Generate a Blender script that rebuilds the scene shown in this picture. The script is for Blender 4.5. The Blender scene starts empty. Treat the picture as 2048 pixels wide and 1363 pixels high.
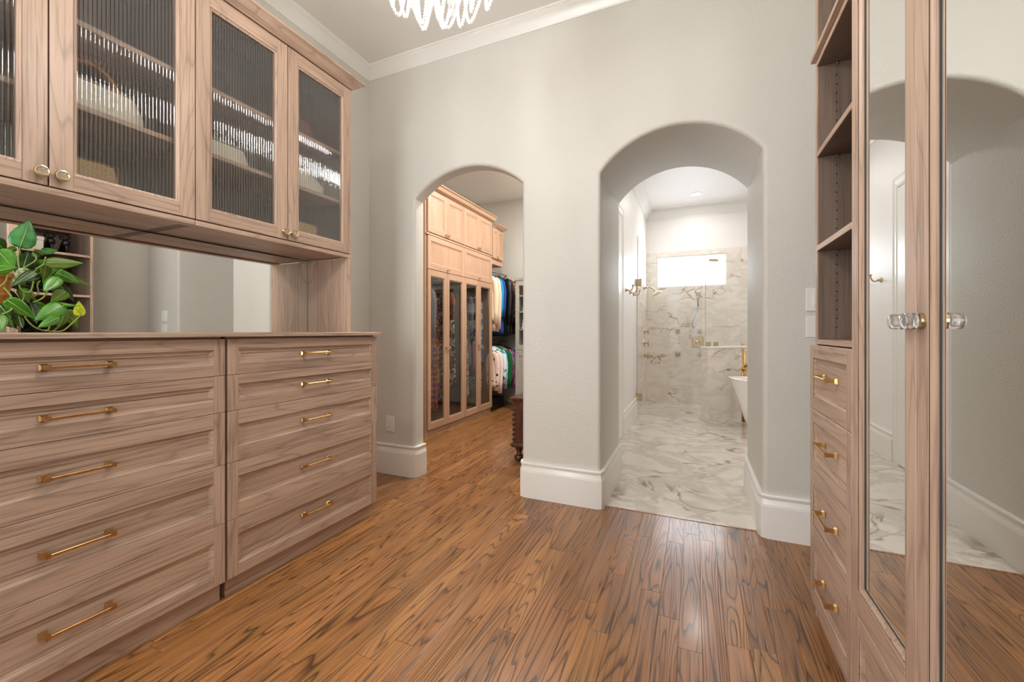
import bpy, bmesh, math, random
from math import sin, cos, pi, sqrt, radians
from mathutils import Vector, Matrix
random.seed(7)
S = bpy.context.scene
COL = S.collection

# ------------------------------------------------------------------ camera, world, lights, exposure
cam_d = bpy.data.cameras.new('camera'); cam = bpy.data.objects.new('camera', cam_d); COL.objects.link(cam)
cam.location = (0, 0, 1.03); cam.rotation_euler = (pi/2, 0, math.atan2(363, 833))
cam_d.sensor_width = 36; cam_d.lens = 36*833/2048; cam_d.shift_y = -18.5/2048; cam_d.clip_start = 0.02
S.camera = cam
W = bpy.data.worlds.new('world'); S.world = W; W.use_nodes = True
W.node_tree.nodes['Background'].inputs[0].default_value = (0.80, 0.90, 1.0, 1)
W.node_tree.nodes['Background'].inputs[1].default_value = 1.6
S.view_settings.view_transform = 'Standard'; S.view_settings.look = 'None'
S.view_settings.gamma = 1; S.view_settings.use_curve_mapping = False
S.view_settings.exposure = 0.0
S.cycles.use_denoising = True; S.cycles.max_bounces = 10; S.cycles.diffuse_bounces = 5
S.cycles.glossy_bounces = 6; S.cycles.transmission_bounces = 8; S.cycles.transparent_max_bounces = 12
S.cycles.caustics_reflective = False; S.cycles.caustics_refractive = False
S.cycles.sample_clamp_indirect = 4.0

def area(name, loc, rot, sx, sy, power, color=(1, 1, 1)):
    l = bpy.data.lights.new(name, 'AREA'); l.shape = 'RECTANGLE'; l.size = sx; l.size_y = sy
    l.energy = power; l.color = color
    o = bpy.data.objects.new(name, l); o.location = loc; o.rotation_euler = rot; COL.objects.link(o); return o
# daylight through the windows: behind the camera, bathroom back wall, bathroom side wall
area('window_daylight_room', (-1.43, -1.66, 1.45), (radians(90), 0, 0), 1.4, 2.0, 72, (1.0, 1.0, 1.0))
area('window_daylight_bath', (-0.04, 6.74, 1.92), (radians(-90), 0, 0), 0.9, 0.44, 24, (0.93, 0.97, 1.0))
area('window_daylight_shower', (-0.80, 5.97, 1.97), (0, radians(-90), 0), 0.5, 0.9, 4, (0.93, 0.97, 1.0))

# ------------------------------------------------------------------ dimensions (metres)
XL, XR, YB, YR = -2.226, 0.835, 2.43, -1.55         # room walls
ZC = 2.985                                           # ceiling
A1 = (-1.81, -0.99, 1.970, 2.135, 2.545)             # closet arch: xl, xr, spring, top, back
A2 = (-0.497, 0.320, 1.957, 2.158, 3.10)             # bathroom arch
XM = -2.150                                          # mirror over the dresser

# ------------------------------------------------------------------ mesh helpers
class MB:
    def __init__(s): s.v = []; s.f = []
    def add(s, vs, fs):
        n = len(s.v); s.v += [tuple(v) for v in vs]; s.f += [tuple(i+n for i in f) for f in fs]; return s
    def box(s, x0, y0, z0, x1, y1, z1):
        if x0 > x1: x0, x1 = x1, x0
        if y0 > y1: y0, y1 = y1, y0
        if z0 > z1: z0, z1 = z1, z0
        return s.add([(x0,y0,z0),(x1,y0,z0),(x1,y1,z0),(x0,y1,z0),(x0,y0,z1),(x1,y0,z1),(x1,y1,z1),(x0,y1,z1)],
                     [(0,3,2,1),(4,5,6,7),(0,1,5,4),(1,2,6,5),(2,3,7,6),(3,0,4,7)])
    def cbox(s, x0, y0, z0, x1, y1, z1, c=0.0015):
        bm = bmesh.new(); bmesh.ops.create_cube(bm, size=1)
        for v in bm.verts:
            v.co = Vector((x0+(x1-x0)*(v.co.x+.5), y0+(y1-y0)*(v.co.y+.5), z0+(z1-z0)*(v.co.z+.5)))
        bmesh.ops.bevel(bm, geom=bm.edges[:], offset=c, segments=1, affect='EDGES')
        return s.bm(bm)
    def bm(s, bm):
        bm.verts.index_update()
        s.add([v.co[:] for v in bm.verts], [[v.index for v in f.verts] for f in bm.faces]); bm.free(); return s
    def loft(s, rings, close=True, cap0=False, cap1=False):
        n = len(rings[0]); vs = [p for r in rings for p in r]; fs = []
        for k in range(len(rings)-1):
            for i in range(n if close else n-1):
                j = (i+1) % n; fs.append((k*n+i, k*n+j, (k+1)*n+j, (k+1)*n+i))
        if cap0: fs.append(tuple(range(n-1, -1, -1)))
        if cap1: fs.append(tuple((len(rings)-1)*n+i for i in range(n)))
        return s.add(vs, fs)
    def tube(s, pts, r, n=8, cap=True):
        pts = [Vector(p) for p in pts]; rings = []; up = None
        for i, p in enumerate(pts):
            d = (pts[min(i+1, len(pts)-1)]-pts[max(i-1, 0)]).normalized()
            if up is None: up = Vector((0,0,1)) if abs(d.z) < .9 else Vector((1,0,0))
            a = d.cross(up).normalized(); b = a.cross(d); up = b
            rr = r[i] if isinstance(r, (list, tuple)) else r
            rings.append([p+a*rr*cos(2*pi*k/n)+b*rr*sin(2*pi*k/n) for k in range(n)])
        return s.loft(rings, True, cap, cap)
    def lathe(s, prof, n=20, M=None, caps=True):
        rings = [[Vector((r*cos(2*pi*k/n), r*sin(2*pi*k/n), z)) for k in range(n)] for r, z in prof]
        if M: rings = [[M @ p for p in r] for r in rings]
        return s.loft(rings, True, caps, caps)
    def ico(s, c, r, sub=1, sc=(1,1,1)):
        bm = bmesh.new(); bmesh.ops.create_icosphere(bm, subdivisions=sub, radius=r)
        for v in bm.verts: v.co = Vector((v.co.x*sc[0]+c[0], v.co.y*sc[1]+c[1], v.co.z*sc[2]+c[2]))
        return s.bm(bm)
    def sweep(s, prof, path, side=1, cap=True):
        """prof: (offset, z) list swept along a plan path; offset to the left (side 1) or right (-1)"""
        P = [Vector((p[0], p[1])) for p in path]; rings = []
        for i, p in enumerate(P):
            ds = []
            if i > 0: ds.append((P[i]-P[i-1]).normalized())
            if i < len(P)-1: ds.append((P[i+1]-P[i]).normalized())
            ns = [Vector((-d.y, d.x))*side for d in ds]
            m = ns[0] if len(ns) == 1 else (ns[0]+ns[1])/(1+ns[0].dot(ns[1]))
            rings.append([(p.x+m.x*o, p.y+m.y*o, z) for o, z in prof])
        return s.loft(rings, True, cap, cap)
    def build(s, name, mat, parent=None, smooth=False, origin=None, loose=False):
        me = bpy.data.meshes.new(name)
        o = bpy.data.objects.new(name, me); COL.objects.link(o)
        L = Vector((0,0,0))
        if parent is not None:
            o.parent = parent; p = parent
            while p is not None and not loose: L += p.location; p = p.parent
        elif origin is not None: L = Vector(origin); o.location = L
        if loose: L = Vector((0,0,0))
        me.from_pydata([(v[0]-L.x, v[1]-L.y, v[2]-L.z) for v in s.v], [], s.f)
        bm = bmesh.new(); bm.from_mesh(me); bmesh.ops.recalc_face_normals(bm, faces=bm.faces); bm.to_mesh(me); bm.free()
        if smooth:
            for p in me.polygons: p.use_smooth = True
            if smooth is not True: me.set_sharp_from_angle(angle=radians(smooth))
        me.materials.append(mat); me.update(); return o

def tag(o, label, cat, group=None):
    o['label'] = label; o['category'] = cat
    if group: o['group'] = group
    return o
def struct(o): o['kind'] = 'structure'; return o
def thing(name, loc, label, cat, group=None, rot=None):
    o = bpy.data.objects.new(name, None); o.location = loc; o.empty_display_size = .05; COL.objects.link(o)
    if rot: o.rotation_euler = rot
    return tag(o, label, cat, group)
def copy_tree(o, parent=None):
    c = o.copy(); COL.objects.link(c)
    if parent is not None: c.parent = parent
    for ch in list(o.children): copy_tree(ch, c)
    return c
def B(*a): return MB().box(*a)
def CB(*a, c=.0015): return MB().cbox(*a, c=c)

# ------------------------------------------------------------------ materials
def srgb(r, g, b):
    f = lambda c: c/12.92 if c <= .04045 else ((c+.055)/1.055)**2.4
    return (f(r/255), f(g/255), f(b/255), 1)
def new_mat(name):
    m = bpy.data.materials.new(name); m.use_nodes = True; nt = m.node_tree
    return m, nt, nt.nodes['Principled BSDF'], nt.nodes.new, nt.links.new
def plain(name, col, rough=.5, metal=0, **kw):
    m, nt, b, N, L = new_mat(name)
    b.inputs['Base Color'].default_value = col; b.inputs['Roughness'].default_value = rough; b.inputs['Metallic'].default_value = metal
    for k, v in kw.items(): b.inputs[k].default_value = v
    return m
def textured(name, col, col2, scale, rough=.5, bump=0, bscale=None, detail=4, metal=0, dist=.002):
    m, nt, b, N, L = new_mat(name)
    tc = N('ShaderNodeTexCoord'); no = N('ShaderNodeTexNoise'); no.inputs['Scale'].default_value = scale; no.inputs['Detail'].default_value = detail
    L(tc.outputs['Object'], no.inputs['Vector'])
    r = N('ShaderNodeValToRGB'); r.color_ramp.elements[0].color = col; r.color_ramp.elements[1].color = col2
    r.color_ramp.elements[0].position = .35; r.color_ramp.elements[1].position = .65
    L(no.outputs['Fac'], r.inputs['Fac']); L(r.outputs['Color'], b.inputs['Base Color'])
    b.inputs['Roughness'].default_value = rough; b.inputs['Metallic'].default_value = metal
    if bump:
        n2 = N('ShaderNodeTexNoise'); n2.inputs['Scale'].default_value = bscale or scale; n2.inputs['Detail'].default_value = 3
        L(tc.outputs['Object'], n2.inputs['Vector'])
        bp = N('ShaderNodeBump'); bp.inputs['Strength'].default_value = bump; bp.inputs['Distance'].default_value = dist
        L(n2.outputs['Fac'], bp.inputs['Height']); L(bp.outputs['Normal'], b.inputs['Normal'])
    return m
def wood(name, axis, light, mid, dark, K=7, scale=3.0, stretch=.10, line=.55, fine=.35, rough=.45, bump=.15, vary=.12, coat=0, hue=.0, lw=.16):
    """contour lines of stretched noise give the cathedral grain, fine stretched noise the fibres"""
    m, nt, b, N, L = new_mat(name)
    tc = N('ShaderNodeTexCoord'); oi = N('ShaderNodeObjectInfo')
    mul = N('ShaderNodeVectorMath'); mul.operation = 'SCALE'; mul.inputs[0].default_value = (13.1, 7.7, 9.3); L(oi.outputs['Random'], mul.inputs['Scale'])
    add = N('ShaderNodeVectorMath'); L(tc.outputs['Object'], add.inputs[0]); L(mul.outputs[0], add.inputs[1])
    def stretched(f):
        mp = N('ShaderNodeMapping'); sc = [1, 1, 1]; sc['xyz'.index(axis)] = f; mp.inputs['Scale'].default_value = sc
        L(add.outputs[0], mp.inputs['Vector']); return mp
    mp = stretched(stretch)
    n1 = N('ShaderNodeTexNoise'); n1.inputs['Scale'].default_value = scale; n1.inputs['Detail'].default_value = 3.0; n1.inputs['Roughness'].default_value = .5; n1.inputs['Distortion'].default_value = .35
    L(mp.outputs[0], n1.inputs['Vector'])
    mk = N('ShaderNodeMath'); mk.operation = 'MULTIPLY'; mk.inputs[1].default_value = K; L(n1.outputs['Fac'], mk.inputs[0])
    pp = N('ShaderNodeMath'); pp.operation = 'FRACT'; L(mk.outputs[0], pp.inputs[0])
    rp = N('ShaderNodeValToRGB'); e = rp.color_ramp.elements
    e[0].position = 0; e[0].color = (1,1,1,1); e[1].position = lw; e[1].color = (.25,.25,.25,1)
    x = e.new(.5); x.color = (0,0,0,1); x = e.new(.93); x.color = (.2,.2,.2,1); x = e.new(1.0); x.color = (1,1,1,1)
    L(pp.outputs[0], rp.inputs['Fac'])
    mf = stretched(.02)
    n2 = N('ShaderNodeTexNoise'); n2.inputs['Scale'].default_value = 130; n2.inputs['Detail'].default_value = 3; n2.inputs['Roughness'].default_value = .7
    L(mf.outputs[0], n2.inputs['Vector'])
    n3 = N('ShaderNodeTexNoise'); n3.inputs['Scale'].default_value = 5; n3.inputs['Detail'].default_value = 2
    m3 = stretched(.25); L(m3.outputs[0], n3.inputs['Vector'])
    c1 = N('ShaderNodeMixRGB'); c1.inputs[1].default_value = light; c1.inputs[2].default_value = mid
    cr = N('ShaderNodeMapRange'); cr.inputs[1].default_value = .3; cr.inputs[2].default_value = .7; L(n3.outputs['Fac'], cr.inputs[0]); L(cr.outputs[0], c1.inputs[0])
    c2 = N('ShaderNodeMixRGB'); c2.inputs[2].default_value = dark; L(c1.outputs[0], c2.inputs[1])
    lm = N('ShaderNodeMath'); lm.operation = 'MULTIPLY'; lm.inputs[1].default_value = line; L(rp.outputs['Color'], lm.inputs[0]); L(lm.outputs[0], c2.inputs[0])
    c3 = N('ShaderNodeMixRGB'); c3.inputs[2].default_value = dark; L(c2.outputs[0], c3.inputs[1])
    fr = N('ShaderNodeMapRange'); fr.inputs[1].default_value = .5; fr.inputs[2].default_value = .78; fr.inputs[4].default_value = fine; L(n2.outputs['Fac'], fr.inputs[0]); L(fr.outputs[0], c3.inputs[0])
    hs = N('ShaderNodeHueSaturation'); L(c3.outputs[0], hs.inputs['Color'])
    vr = N('ShaderNodeMapRange'); vr.inputs[3].default_value = 1-vary; vr.inputs[4].default_value = 1+vary; L(oi.outputs['Random'], vr.inputs[0]); L(vr.outputs[0], hs.inputs['Value'])
    if hue:
        wn = N('ShaderNodeTexWhiteNoise'); wn.noise_dimensions = '1D'; L(oi.outputs['Random'], wn.inputs['W'])
        hr = N('ShaderNodeMapRange'); hr.inputs[3].default_value = .5-hue; hr.inputs[4].default_value = .5+hue; L(wn.outputs['Value'], hr.inputs[0]); L(hr.outputs[0], hs.inputs['Hue'])
    L(hs.outputs[0], b.inputs['Base Color'])
    b.inputs['Roughness'].default_value = rough; b.inputs['Coat Weight'].default_value = coat; b.inputs['Coat Roughness'].default_value = .15
    if bump:
        bh = N('ShaderNodeMath'); bh.operation = 'MULTIPLY_ADD'; L(rp.outputs['Color'], bh.inputs[0]); bh.inputs[1].default_value = -.7; L(n2.outputs['Fac'], bh.inputs[2])
        bp = N('ShaderNodeBump'); bp.inputs['Strength'].default_value = bump; bp.inputs['Distance'].default_value = .0015; L(bh.outputs[0], bp.inputs['Height']); L(bp.outputs[0], b.inputs['Normal'])
    return m

M = {}
mel = dict(light=srgb(204,175,154), mid=srgb(186,157,137), dark=srgb(98,75,62))
for ax in 'xyz': M['wood_'+ax] = wood('taupe_wood_'+ax, ax, K=26, scale=2.8, stretch=.10, line=.34, fine=.85, rough=.42, bump=.15, vary=.05, lw=.12, **mel)
for ax in 'xyz': M['oakc_'+ax] = wood('closet_wood_'+ax, ax, light=srgb(194,157,130), mid=srgb(180,143,116), dark=srgb(134,97,74), K=6, scale=3, stretch=.10, line=.22, fine=.35, rough=.42, bump=.06, vary=.04)
M['shaded_wood'] = wood('cabinet_interior_shaded_wood', 'z', light=srgb(132,111,97), mid=srgb(114,95,82), dark=srgb(68,55,47), K=5, scale=5, stretch=.06, line=.3, fine=.6, rough=.5, bump=.1, vary=.03)  # same cabinet wood, with the shade of the interiors put into its colour
M['floor'] = wood('oak_floor', 'y', light=srgb(174,120,69), mid=srgb(142,93,50), dark=srgb(46,25,12), K=38, scale=4.8, stretch=.07, line=.85, fine=1.0, rough=.32, bump=.45, vary=.11, coat=.25, hue=.003, lw=.2)
M['chest'] = wood('dark_carved_wood', 'z', light=srgb(92,50,32), mid=srgb(70,36,22), dark=srgb(26,13,8), K=6, scale=6, stretch=.2, line=.5, fine=.4, rough=.3, bump=.2, coat=.3)
M['wall'] = textured('wall_paint', srgb(213,210,202), srgb(215,212,204), 3, .55, .5, 80, dist=.004)
M['ceil'] = textured('ceiling_paint', srgb(238,235,230), srgb(240,237,232), 3, .7, .25, 120, dist=.002)
M['bathwall'] = textured('bath_paint', srgb(240,236,232), srgb(242,238,234), 3, .45)
M['trim'] = textured('white_trim_paint', srgb(238,236,231), srgb(240,238,233), 3, .28)
M['white'] = plain('white_plastic', srgb(238,236,230), .35)
M['brass'] = textured('brushed_brass', srgb(216,176,120), srgb(200,156,98), 60, .28, metal=1)
M['brass_pale'] = textured('pale_champagne_metal', srgb(206,186,152), srgb(190,168,130), 60, .25, metal=1)
M['gold'] = plain('polished_gold_rim', srgb(236,208,160), .15, 1)
M['chrome'] = plain('steel', srgb(200,200,196), .25, 1)
M['black'] = plain('black_leather', srgb(18,17,17), .4)
M['gap'] = plain('dark_recess', srgb(30,24,20), .9)
M['mirror'] = plain('mirror_silver', (.93,.94,.93,1), 0.0, 1)
M['mirror_edge'] = plain('mirror_glass_edge', srgb(62,66,62), .6)
M['porcelain'] = plain('white_tub_enamel', srgb(246,242,236), .15)
M['straw'] = textured('woven_straw', srgb(214,182,128), srgb(178,140,86), 220, .8, .6, 220)
M['bamboo'] = textured('amber_bamboo', srgb(190,120,50), srgb(130,74,28), 60, .3)
M['cream'] = textured('cream_leather', srgb(236,230,216), srgb(228,220,204), 12, .4)
M['tan'] = textured('brown_leather', srgb(120,70,46), srgb(98,54,36), 15, .5)
M['terra'] = textured('glazed_amber_pot', srgb(206,140,62), srgb(176,104,40), 45, .35, .5, 60)
M['soil'] = textured('potting_soil', srgb(52,38,28), srgb(30,22,16), 60, .9, .8, 80)
M['grey_paint'] = textured('grey_washed_wood', srgb(178,174,166), srgb(160,156,148), 30, .5)

def marble(name, base=(229,220,209), vein=(140,116,92), gray=(186,176,165), rough=.07, sc=1.0, aniso=(1,1,1), vs=.45, vw=.016):
    m, nt, b, N, L = new_mat(name)
    tc = N('ShaderNodeTexCoord'); oi = N('ShaderNodeObjectInfo')
    mul = N('ShaderNodeVectorMath'); mul.operation = 'SCALE'; mul.inputs[0].default_value = (5.1, 3.7, 4.3); L(oi.outputs['Random'], mul.inputs['Scale'])
    add = N('ShaderNodeVectorMath'); L(tc.outputs['Object'], add.inputs[0]); L(mul.outputs[0], add.inputs[1])
    mp = N('ShaderNodeMapping'); mp.inputs['Scale'].default_value = aniso; L(add.outputs[0], mp.inputs['Vector'])
    def veins(scale, width, seed):
        n = N('ShaderNodeTexNoise'); n.inputs['Scale'].default_value = scale; n.inputs['Detail'].default_value = 7; n.inputs['Roughness'].default_value = .55; n.inputs['Distortion'].default_value = .9
        o = N('ShaderNodeVectorMath'); o.inputs[1].default_value = (seed, seed*1.7, seed*.6); L(mp.outputs[0], o.inputs[0]); L(o.outputs[0], n.inputs['Vector'])
        s1 = N('ShaderNodeMath'); s1.operation = 'SUBTRACT'; s1.inputs[1].default_value = .5; L(n.outputs['Fac'], s1.inputs[0])
        a1 = N('ShaderNodeMath'); a1.operation = 'ABSOLUTE'; L(s1.outputs[0], a1.inputs[0])
        mr = N('ShaderNodeMapRange'); mr.inputs[1].default_value = 0; mr.inputs[2].default_value = width; mr.inputs[3].default_value = 1; mr.inputs[4].default_value = 0; L(a1.outputs[0], mr.inputs[0])
        return mr
    v1 = veins(1.5*sc, vw, 3.1); v2 = veins(2.6*sc, .10, 8.7)
    msk = N('ShaderNodeTexNoise'); msk.inputs['Scale'].default_value = 1.7*sc; msk.inputs['Detail'].default_value = 2; L(mp.outputs[0], msk.inputs['Vector'])
    mr = N('ShaderNodeMapRange'); mr.inputs[1].default_value = .48; mr.inputs[2].default_value = .62; L(msk.outputs['Fac'], mr.inputs[0])
    v1m = N('ShaderNodeMath'); v1m.operation = 'MULTIPLY'; L(v1.outputs[0], v1m.inputs[0]); L(mr.outputs[0], v1m.inputs[1])
    v2m = N('ShaderNodeMath'); v2m.operation = 'MULTIPLY'; L(v2.outputs[0], v2m.inputs[0]); v2m.inputs[1].default_value = vs
    c1 = N('ShaderNodeMixRGB'); c1.inputs[1].default_value = srgb(*base); c1.inputs[2].default_value = srgb(*gray); L(v2m.outputs[0], c1.inputs[0])
    c2 = N('ShaderNodeMixRGB'); c2.inputs[2].default_value = srgb(*vein); L(c1.outputs[0], c2.inputs[1]); L(v1m.outputs[0], c2.inputs[0])
    L(c2.outputs[0], b.inputs['Base Color']); b.inputs['Roughness'].default_value = rough
    return m
M['marble'] = marble('marble_floor', rough=.035, vs=.6, vw=.021, aniso=(1,1.1,1)); M['marble_wall'] = marble('marble_wall', base=(240,231,220), gray=(210,199,187), sc=1.0, aniso=(1,1,2.0), vein=(142,104,62))
M['grout'] = plain('pale_grout', srgb(206,198,188), .7)

def glass(name, tint=(.9,.95,.93,1), trans=.9, refr=0, ior=1.3, rough=.0, body=0, bodycol=(.5,.5,.5,1), refl=.04):
    """thin sheet: straight-through part, refracting part, veil, and a Fresnel reflection"""
    m, nt, b, N, L = new_mat(name); nt.nodes.remove(b); out = nt.nodes['Material Output']
    t = N('ShaderNodeBsdfTransparent'); t.inputs[0].default_value = tint
    cur = t.outputs[0]
    if refr:
        rf = N('ShaderNodeBsdfRefraction'); rf.inputs['Color'].default_value = tint; rf.inputs['IOR'].default_value = ior; rf.inputs['Roughness'].default_value = rough
        mx = N('ShaderNodeMixShader'); mx.inputs[0].default_value = refr; L(cur, mx.inputs[1]); L(rf.outputs[0], mx.inputs[2]); cur = mx.outputs[0]
    if body:
        d = N('ShaderNodeBsdfTranslucent'); d.inputs[0].default_value = bodycol
        mx = N('ShaderNodeMixShader'); mx.inputs[0].default_value = body; L(cur, mx.inputs[1]); L(d.outputs[0], mx.inputs[2]); cur = mx.outputs[0]
    g = N('ShaderNodeBsdfGlossy'); g.inputs['Roughness'].default_value = max(rough, .02)
    lw = N('ShaderNodeLayerWeight'); pw = N('ShaderNodeMath'); pw.operation = 'POWER'; pw.inputs[1].default_value = 4.0; L(lw.outputs['Facing'], pw.inputs[0])
    fr = N('ShaderNodeMath'); fr.operation = 'MULTIPLY_ADD'; fr.inputs[1].default_value = .9-refl; fr.inputs[2].default_value = refl; L(pw.outputs[0], fr.inputs[0])
    mx = N('ShaderNodeMixShader'); L(fr.outputs[0], mx.inputs[0]); L(cur, mx.inputs[1]); L(g.outputs[0], mx.inputs[2])
    L(mx.outputs[0], out.inputs[0]); return m
M['glass'] = glass('clear_shower_glass', (.985,.99,.985,1), refl=.022)
M['reed'] = glass('reeded_glass', (.93,.92,.89,1), refr=.32, ior=1.3, rough=.03, refl=.17)
M['reed_far'] = glass('fine_reeded_glass', (.93,.95,.94,1), body=.05, bodycol=(.5,.54,.53,1), refl=.03)
M['frost'] = glass('frosted_window_glass', (.97,.98,1,1), body=.4, bodycol=(.9,.95,1,1))
M['crystal'] = plain('crystal_knob', (1,1,1,1), .02, **{'Transmission Weight': .85, 'IOR': 1.5})
def bead_mat():
    m, nt, b, N, L = new_mat('crystal_beads'); nt.nodes.remove(b); out = nt.nodes['Material Output']
    d = N('ShaderNodeBsdfDiffuse'); d.inputs[0].default_value = (.95,.93,.9,1); tl = N('ShaderNodeBsdfTranslucent'); tl.inputs[0].default_value = (.95,.93,.9,1)
    a = N('ShaderNodeMixShader'); L(d.outputs[0], a.inputs[1]); L(tl.outputs[0], a.inputs[2]); a.inputs[0].default_value = .5
    t = N('ShaderNodeBsdfTransparent'); x = N('ShaderNodeMixShader'); x.inputs[0].default_value = .75; L(t.outputs[0], x.inputs[1]); L(a.outputs[0], x.inputs[2])
    g = N('ShaderNodeBsdfGlossy'); g.inputs[1].default_value = .05; y = N('ShaderNodeMixShader'); y.inputs[0].default_value = .12; L(x.outputs[0], y.inputs[1]); L(g.outputs[0], y.inputs[2])
    L(y.outputs[0], out.inputs[0]); return m
M['bead'] = bead_mat()
def emit(name, col, s):
    m, nt, b, N, L = new_mat(name); nt.nodes.remove(b); e = N('ShaderNodeEmission'); e.inputs[0].default_value = col; e.inputs[1].default_value = s
    L(e.outputs[0], nt.nodes['Material Output'].inputs[0]); return m
M['lamp'] = emit('lamp_glow', (1, .95, .88, 1), 25)
def leafmat(name, a, b_, spots=0):
    m, nt, b, N, L = new_mat(name)
    tc = N('ShaderNodeTexCoord'); n = N('ShaderNodeTexNoise'); n.inputs['Scale'].default_value = 40 if not spots else 160; n.inputs['Detail'].default_value = 3; L(tc.outputs['Object'], n.inputs['Vector'])
    r = N('ShaderNodeValToRGB'); r.color_ramp.elements[0].color = a; r.color_ramp.elements[1].color = b_; r.color_ramp.elements[0].position = .38; r.color_ramp.elements[1].position = .62
    L(n.outputs['Fac'], r.inputs['Fac']); L(r.outputs['Color'], b.inputs['Base Color'])
    b.inputs['Roughness'].default_value = .3; b.inputs['Subsurface Weight'].default_value = 0
    return m
M['leaf'] = leafmat('pothos_leaf', srgb(54,114,20), srgb(80,142,30)); M['leaf_d'] = leafmat('pothos_leaf_dark', srgb(30,60,14), srgb(46,80,20))
M['leaf_o'] = leafmat('pothos_leaf_olive', srgb(76,104,28), srgb(100,126,40)); M['leaf_y'] = leafmat('pothos_leaf_yellow', srgb(206,214,40), srgb(160,176,20), 1)
M['leaf_b'] = leafmat('pothos_leaf_bluegreen', srgb(40,112,50), srgb(72,142,72)); M['leaf_v'] = leafmat('pothos_leaf_variegated', srgb(214,220,176), srgb(84,116,34), 1)
M['stem'] = plain('pothos_stem', srgb(138,158,66), .45)
M['midrib'] = plain('pothos_midrib', srgb(158,182,92), .45)

# ------------------------------------------------------------------ room shell
def arch_outline(a, n=20, z0=0.0):
    xl, xr, zs, zt, _ = a; c = (xl+xr)/2; h = (xr-xl)/2; s = zt-zs; R = (h*h+s*s)/(2*s); zc = zt-R; th = math.asin(h/R)
    pts = [(xl, z0)] + [(c+R*sin(-th+2*th*k/n), zc+R*cos(-th+2*th*k/n)) for k in range(n+1)] + [(xr, z0)]
    return pts
def offset_outline(pts, o):
    res = []
    for i, p in enumerate(pts):
        ns = []
        for j in (i-1, i):
            if 0 <= j < len(pts)-1:
                dx, dz = pts[j+1][0]-pts[j][0], pts[j+1][1]-pts[j][1]; l = sqrt(dx*dx+dz*dz); ns.append((-dz/l, dx/l))
        if len(ns) == 1: m = ns[0]
        else:
            d = 1+ns[0][0]*ns[1][0]+ns[0][1]*ns[1][1]; m = ((ns[0][0]+ns[1][0])/d, (ns[0][1]+ns[1][1])/d)
        res.append((p[0]+m[0]*o, p[1]+m[1]*o))
    res[0] = (res[0][0], pts[0][1]); res[-1] = (res[-1][0], pts[-1][1]); return res
def arch_wall(name, x0, x1, yf, z1, arches, rb=.022, back=False):
    """front face of a wall with bull-nosed arched openings, the openings' jambs and soffits"""
    mb = MB(); x = x0
    for a in arches:
        o = offset_outline(arch_outline(a), rb)
        mb.add([(x,yf,0),(o[0][0],yf,0),(o[0][0],yf,z1),(x,yf,z1)], [(0,1,2,3)])
        for i in range(1, len(o)-2):
            p, q = o[i], o[i+1]; mb.add([(p[0],yf,p[1]),(q[0],yf,q[1]),(q[0],yf,z1),(p[0],yf,z1)], [(0,1,2,3)])
        x = o[-1][0]
    mb.add([(x,yf,0),(x1,yf,0),(x1,yf,z1),(x,yf,z1)], [(0,1,2,3)])
    w = struct(mb.build(name, M['wall']))
    for a in arches:
        rings = []
        for k in range(7):
            t = k/6*pi/2; o = offset_outline(arch_outline(a), rb*(1-sin(t))); rings.append([(p[0], yf+rb*(1-cos(t)), p[1]) for p in o])
        for k in range(7):
            t = k/6*pi/2; o = offset_outline(arch_outline(a), rb*(1-cos(t))); rings.append([(p[0], a[4]-rb*(1-sin(t)), p[1]) for p in o])
        MB().loft(rings, False).build('arch_reveal', M['wall'], w, smooth=35)
    return w
wb = arch_wall('wall_back', XL-.02, XR+.02, YB, ZC+.02, [A1, A2])
# rear faces of that wall: closet side and bathroom side
def back_face(x0, x1, a, y, z1, mat, name):
    mb = MB(); o = offset_outline(arch_outline(a), .022)
    mb.add([(x0,y,0),(o[0][0],y,0),(o[0][0],y,z1),(x0,y,z1)], [(0,1,2,3)])
    for i in range(1, len(o)-2):
        p, q = o[i], o[i+1]; mb.add([(p[0],y,p[1]),(q[0],y,q[1]),(q[0],y,z1),(p[0],y,z1)], [(0,1,2,3)])
    mb.add([(o[-1][0],y,0),(x1,y,0),(x1,y,z1),(o[-1][0],y,z1)], [(0,1,2,3)])
    return struct(mb.build(name, mat))
back_face(-3.1, -.70, A1, A1[4], ZC+.02, M['wall'], 'wall_closet_front')
back_face(-.655, 2.25, A2, A2[4], 2.85, M['bathwall'], 'wall_bath_front')
struct(B(XL-.06, YR, 0, XL, YB+.08, ZC+.02).build('wall_left', M['wall']))
struct(B(XR, YR, 0, XR+.06, YB+.08, ZC+.02).build('wall_right', M['wall']))
struct(B(XL-.1, YR-.1, ZC, XR+.1, YB+.02, ZC+.06).build('ceiling', M['ceil']))
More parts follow.
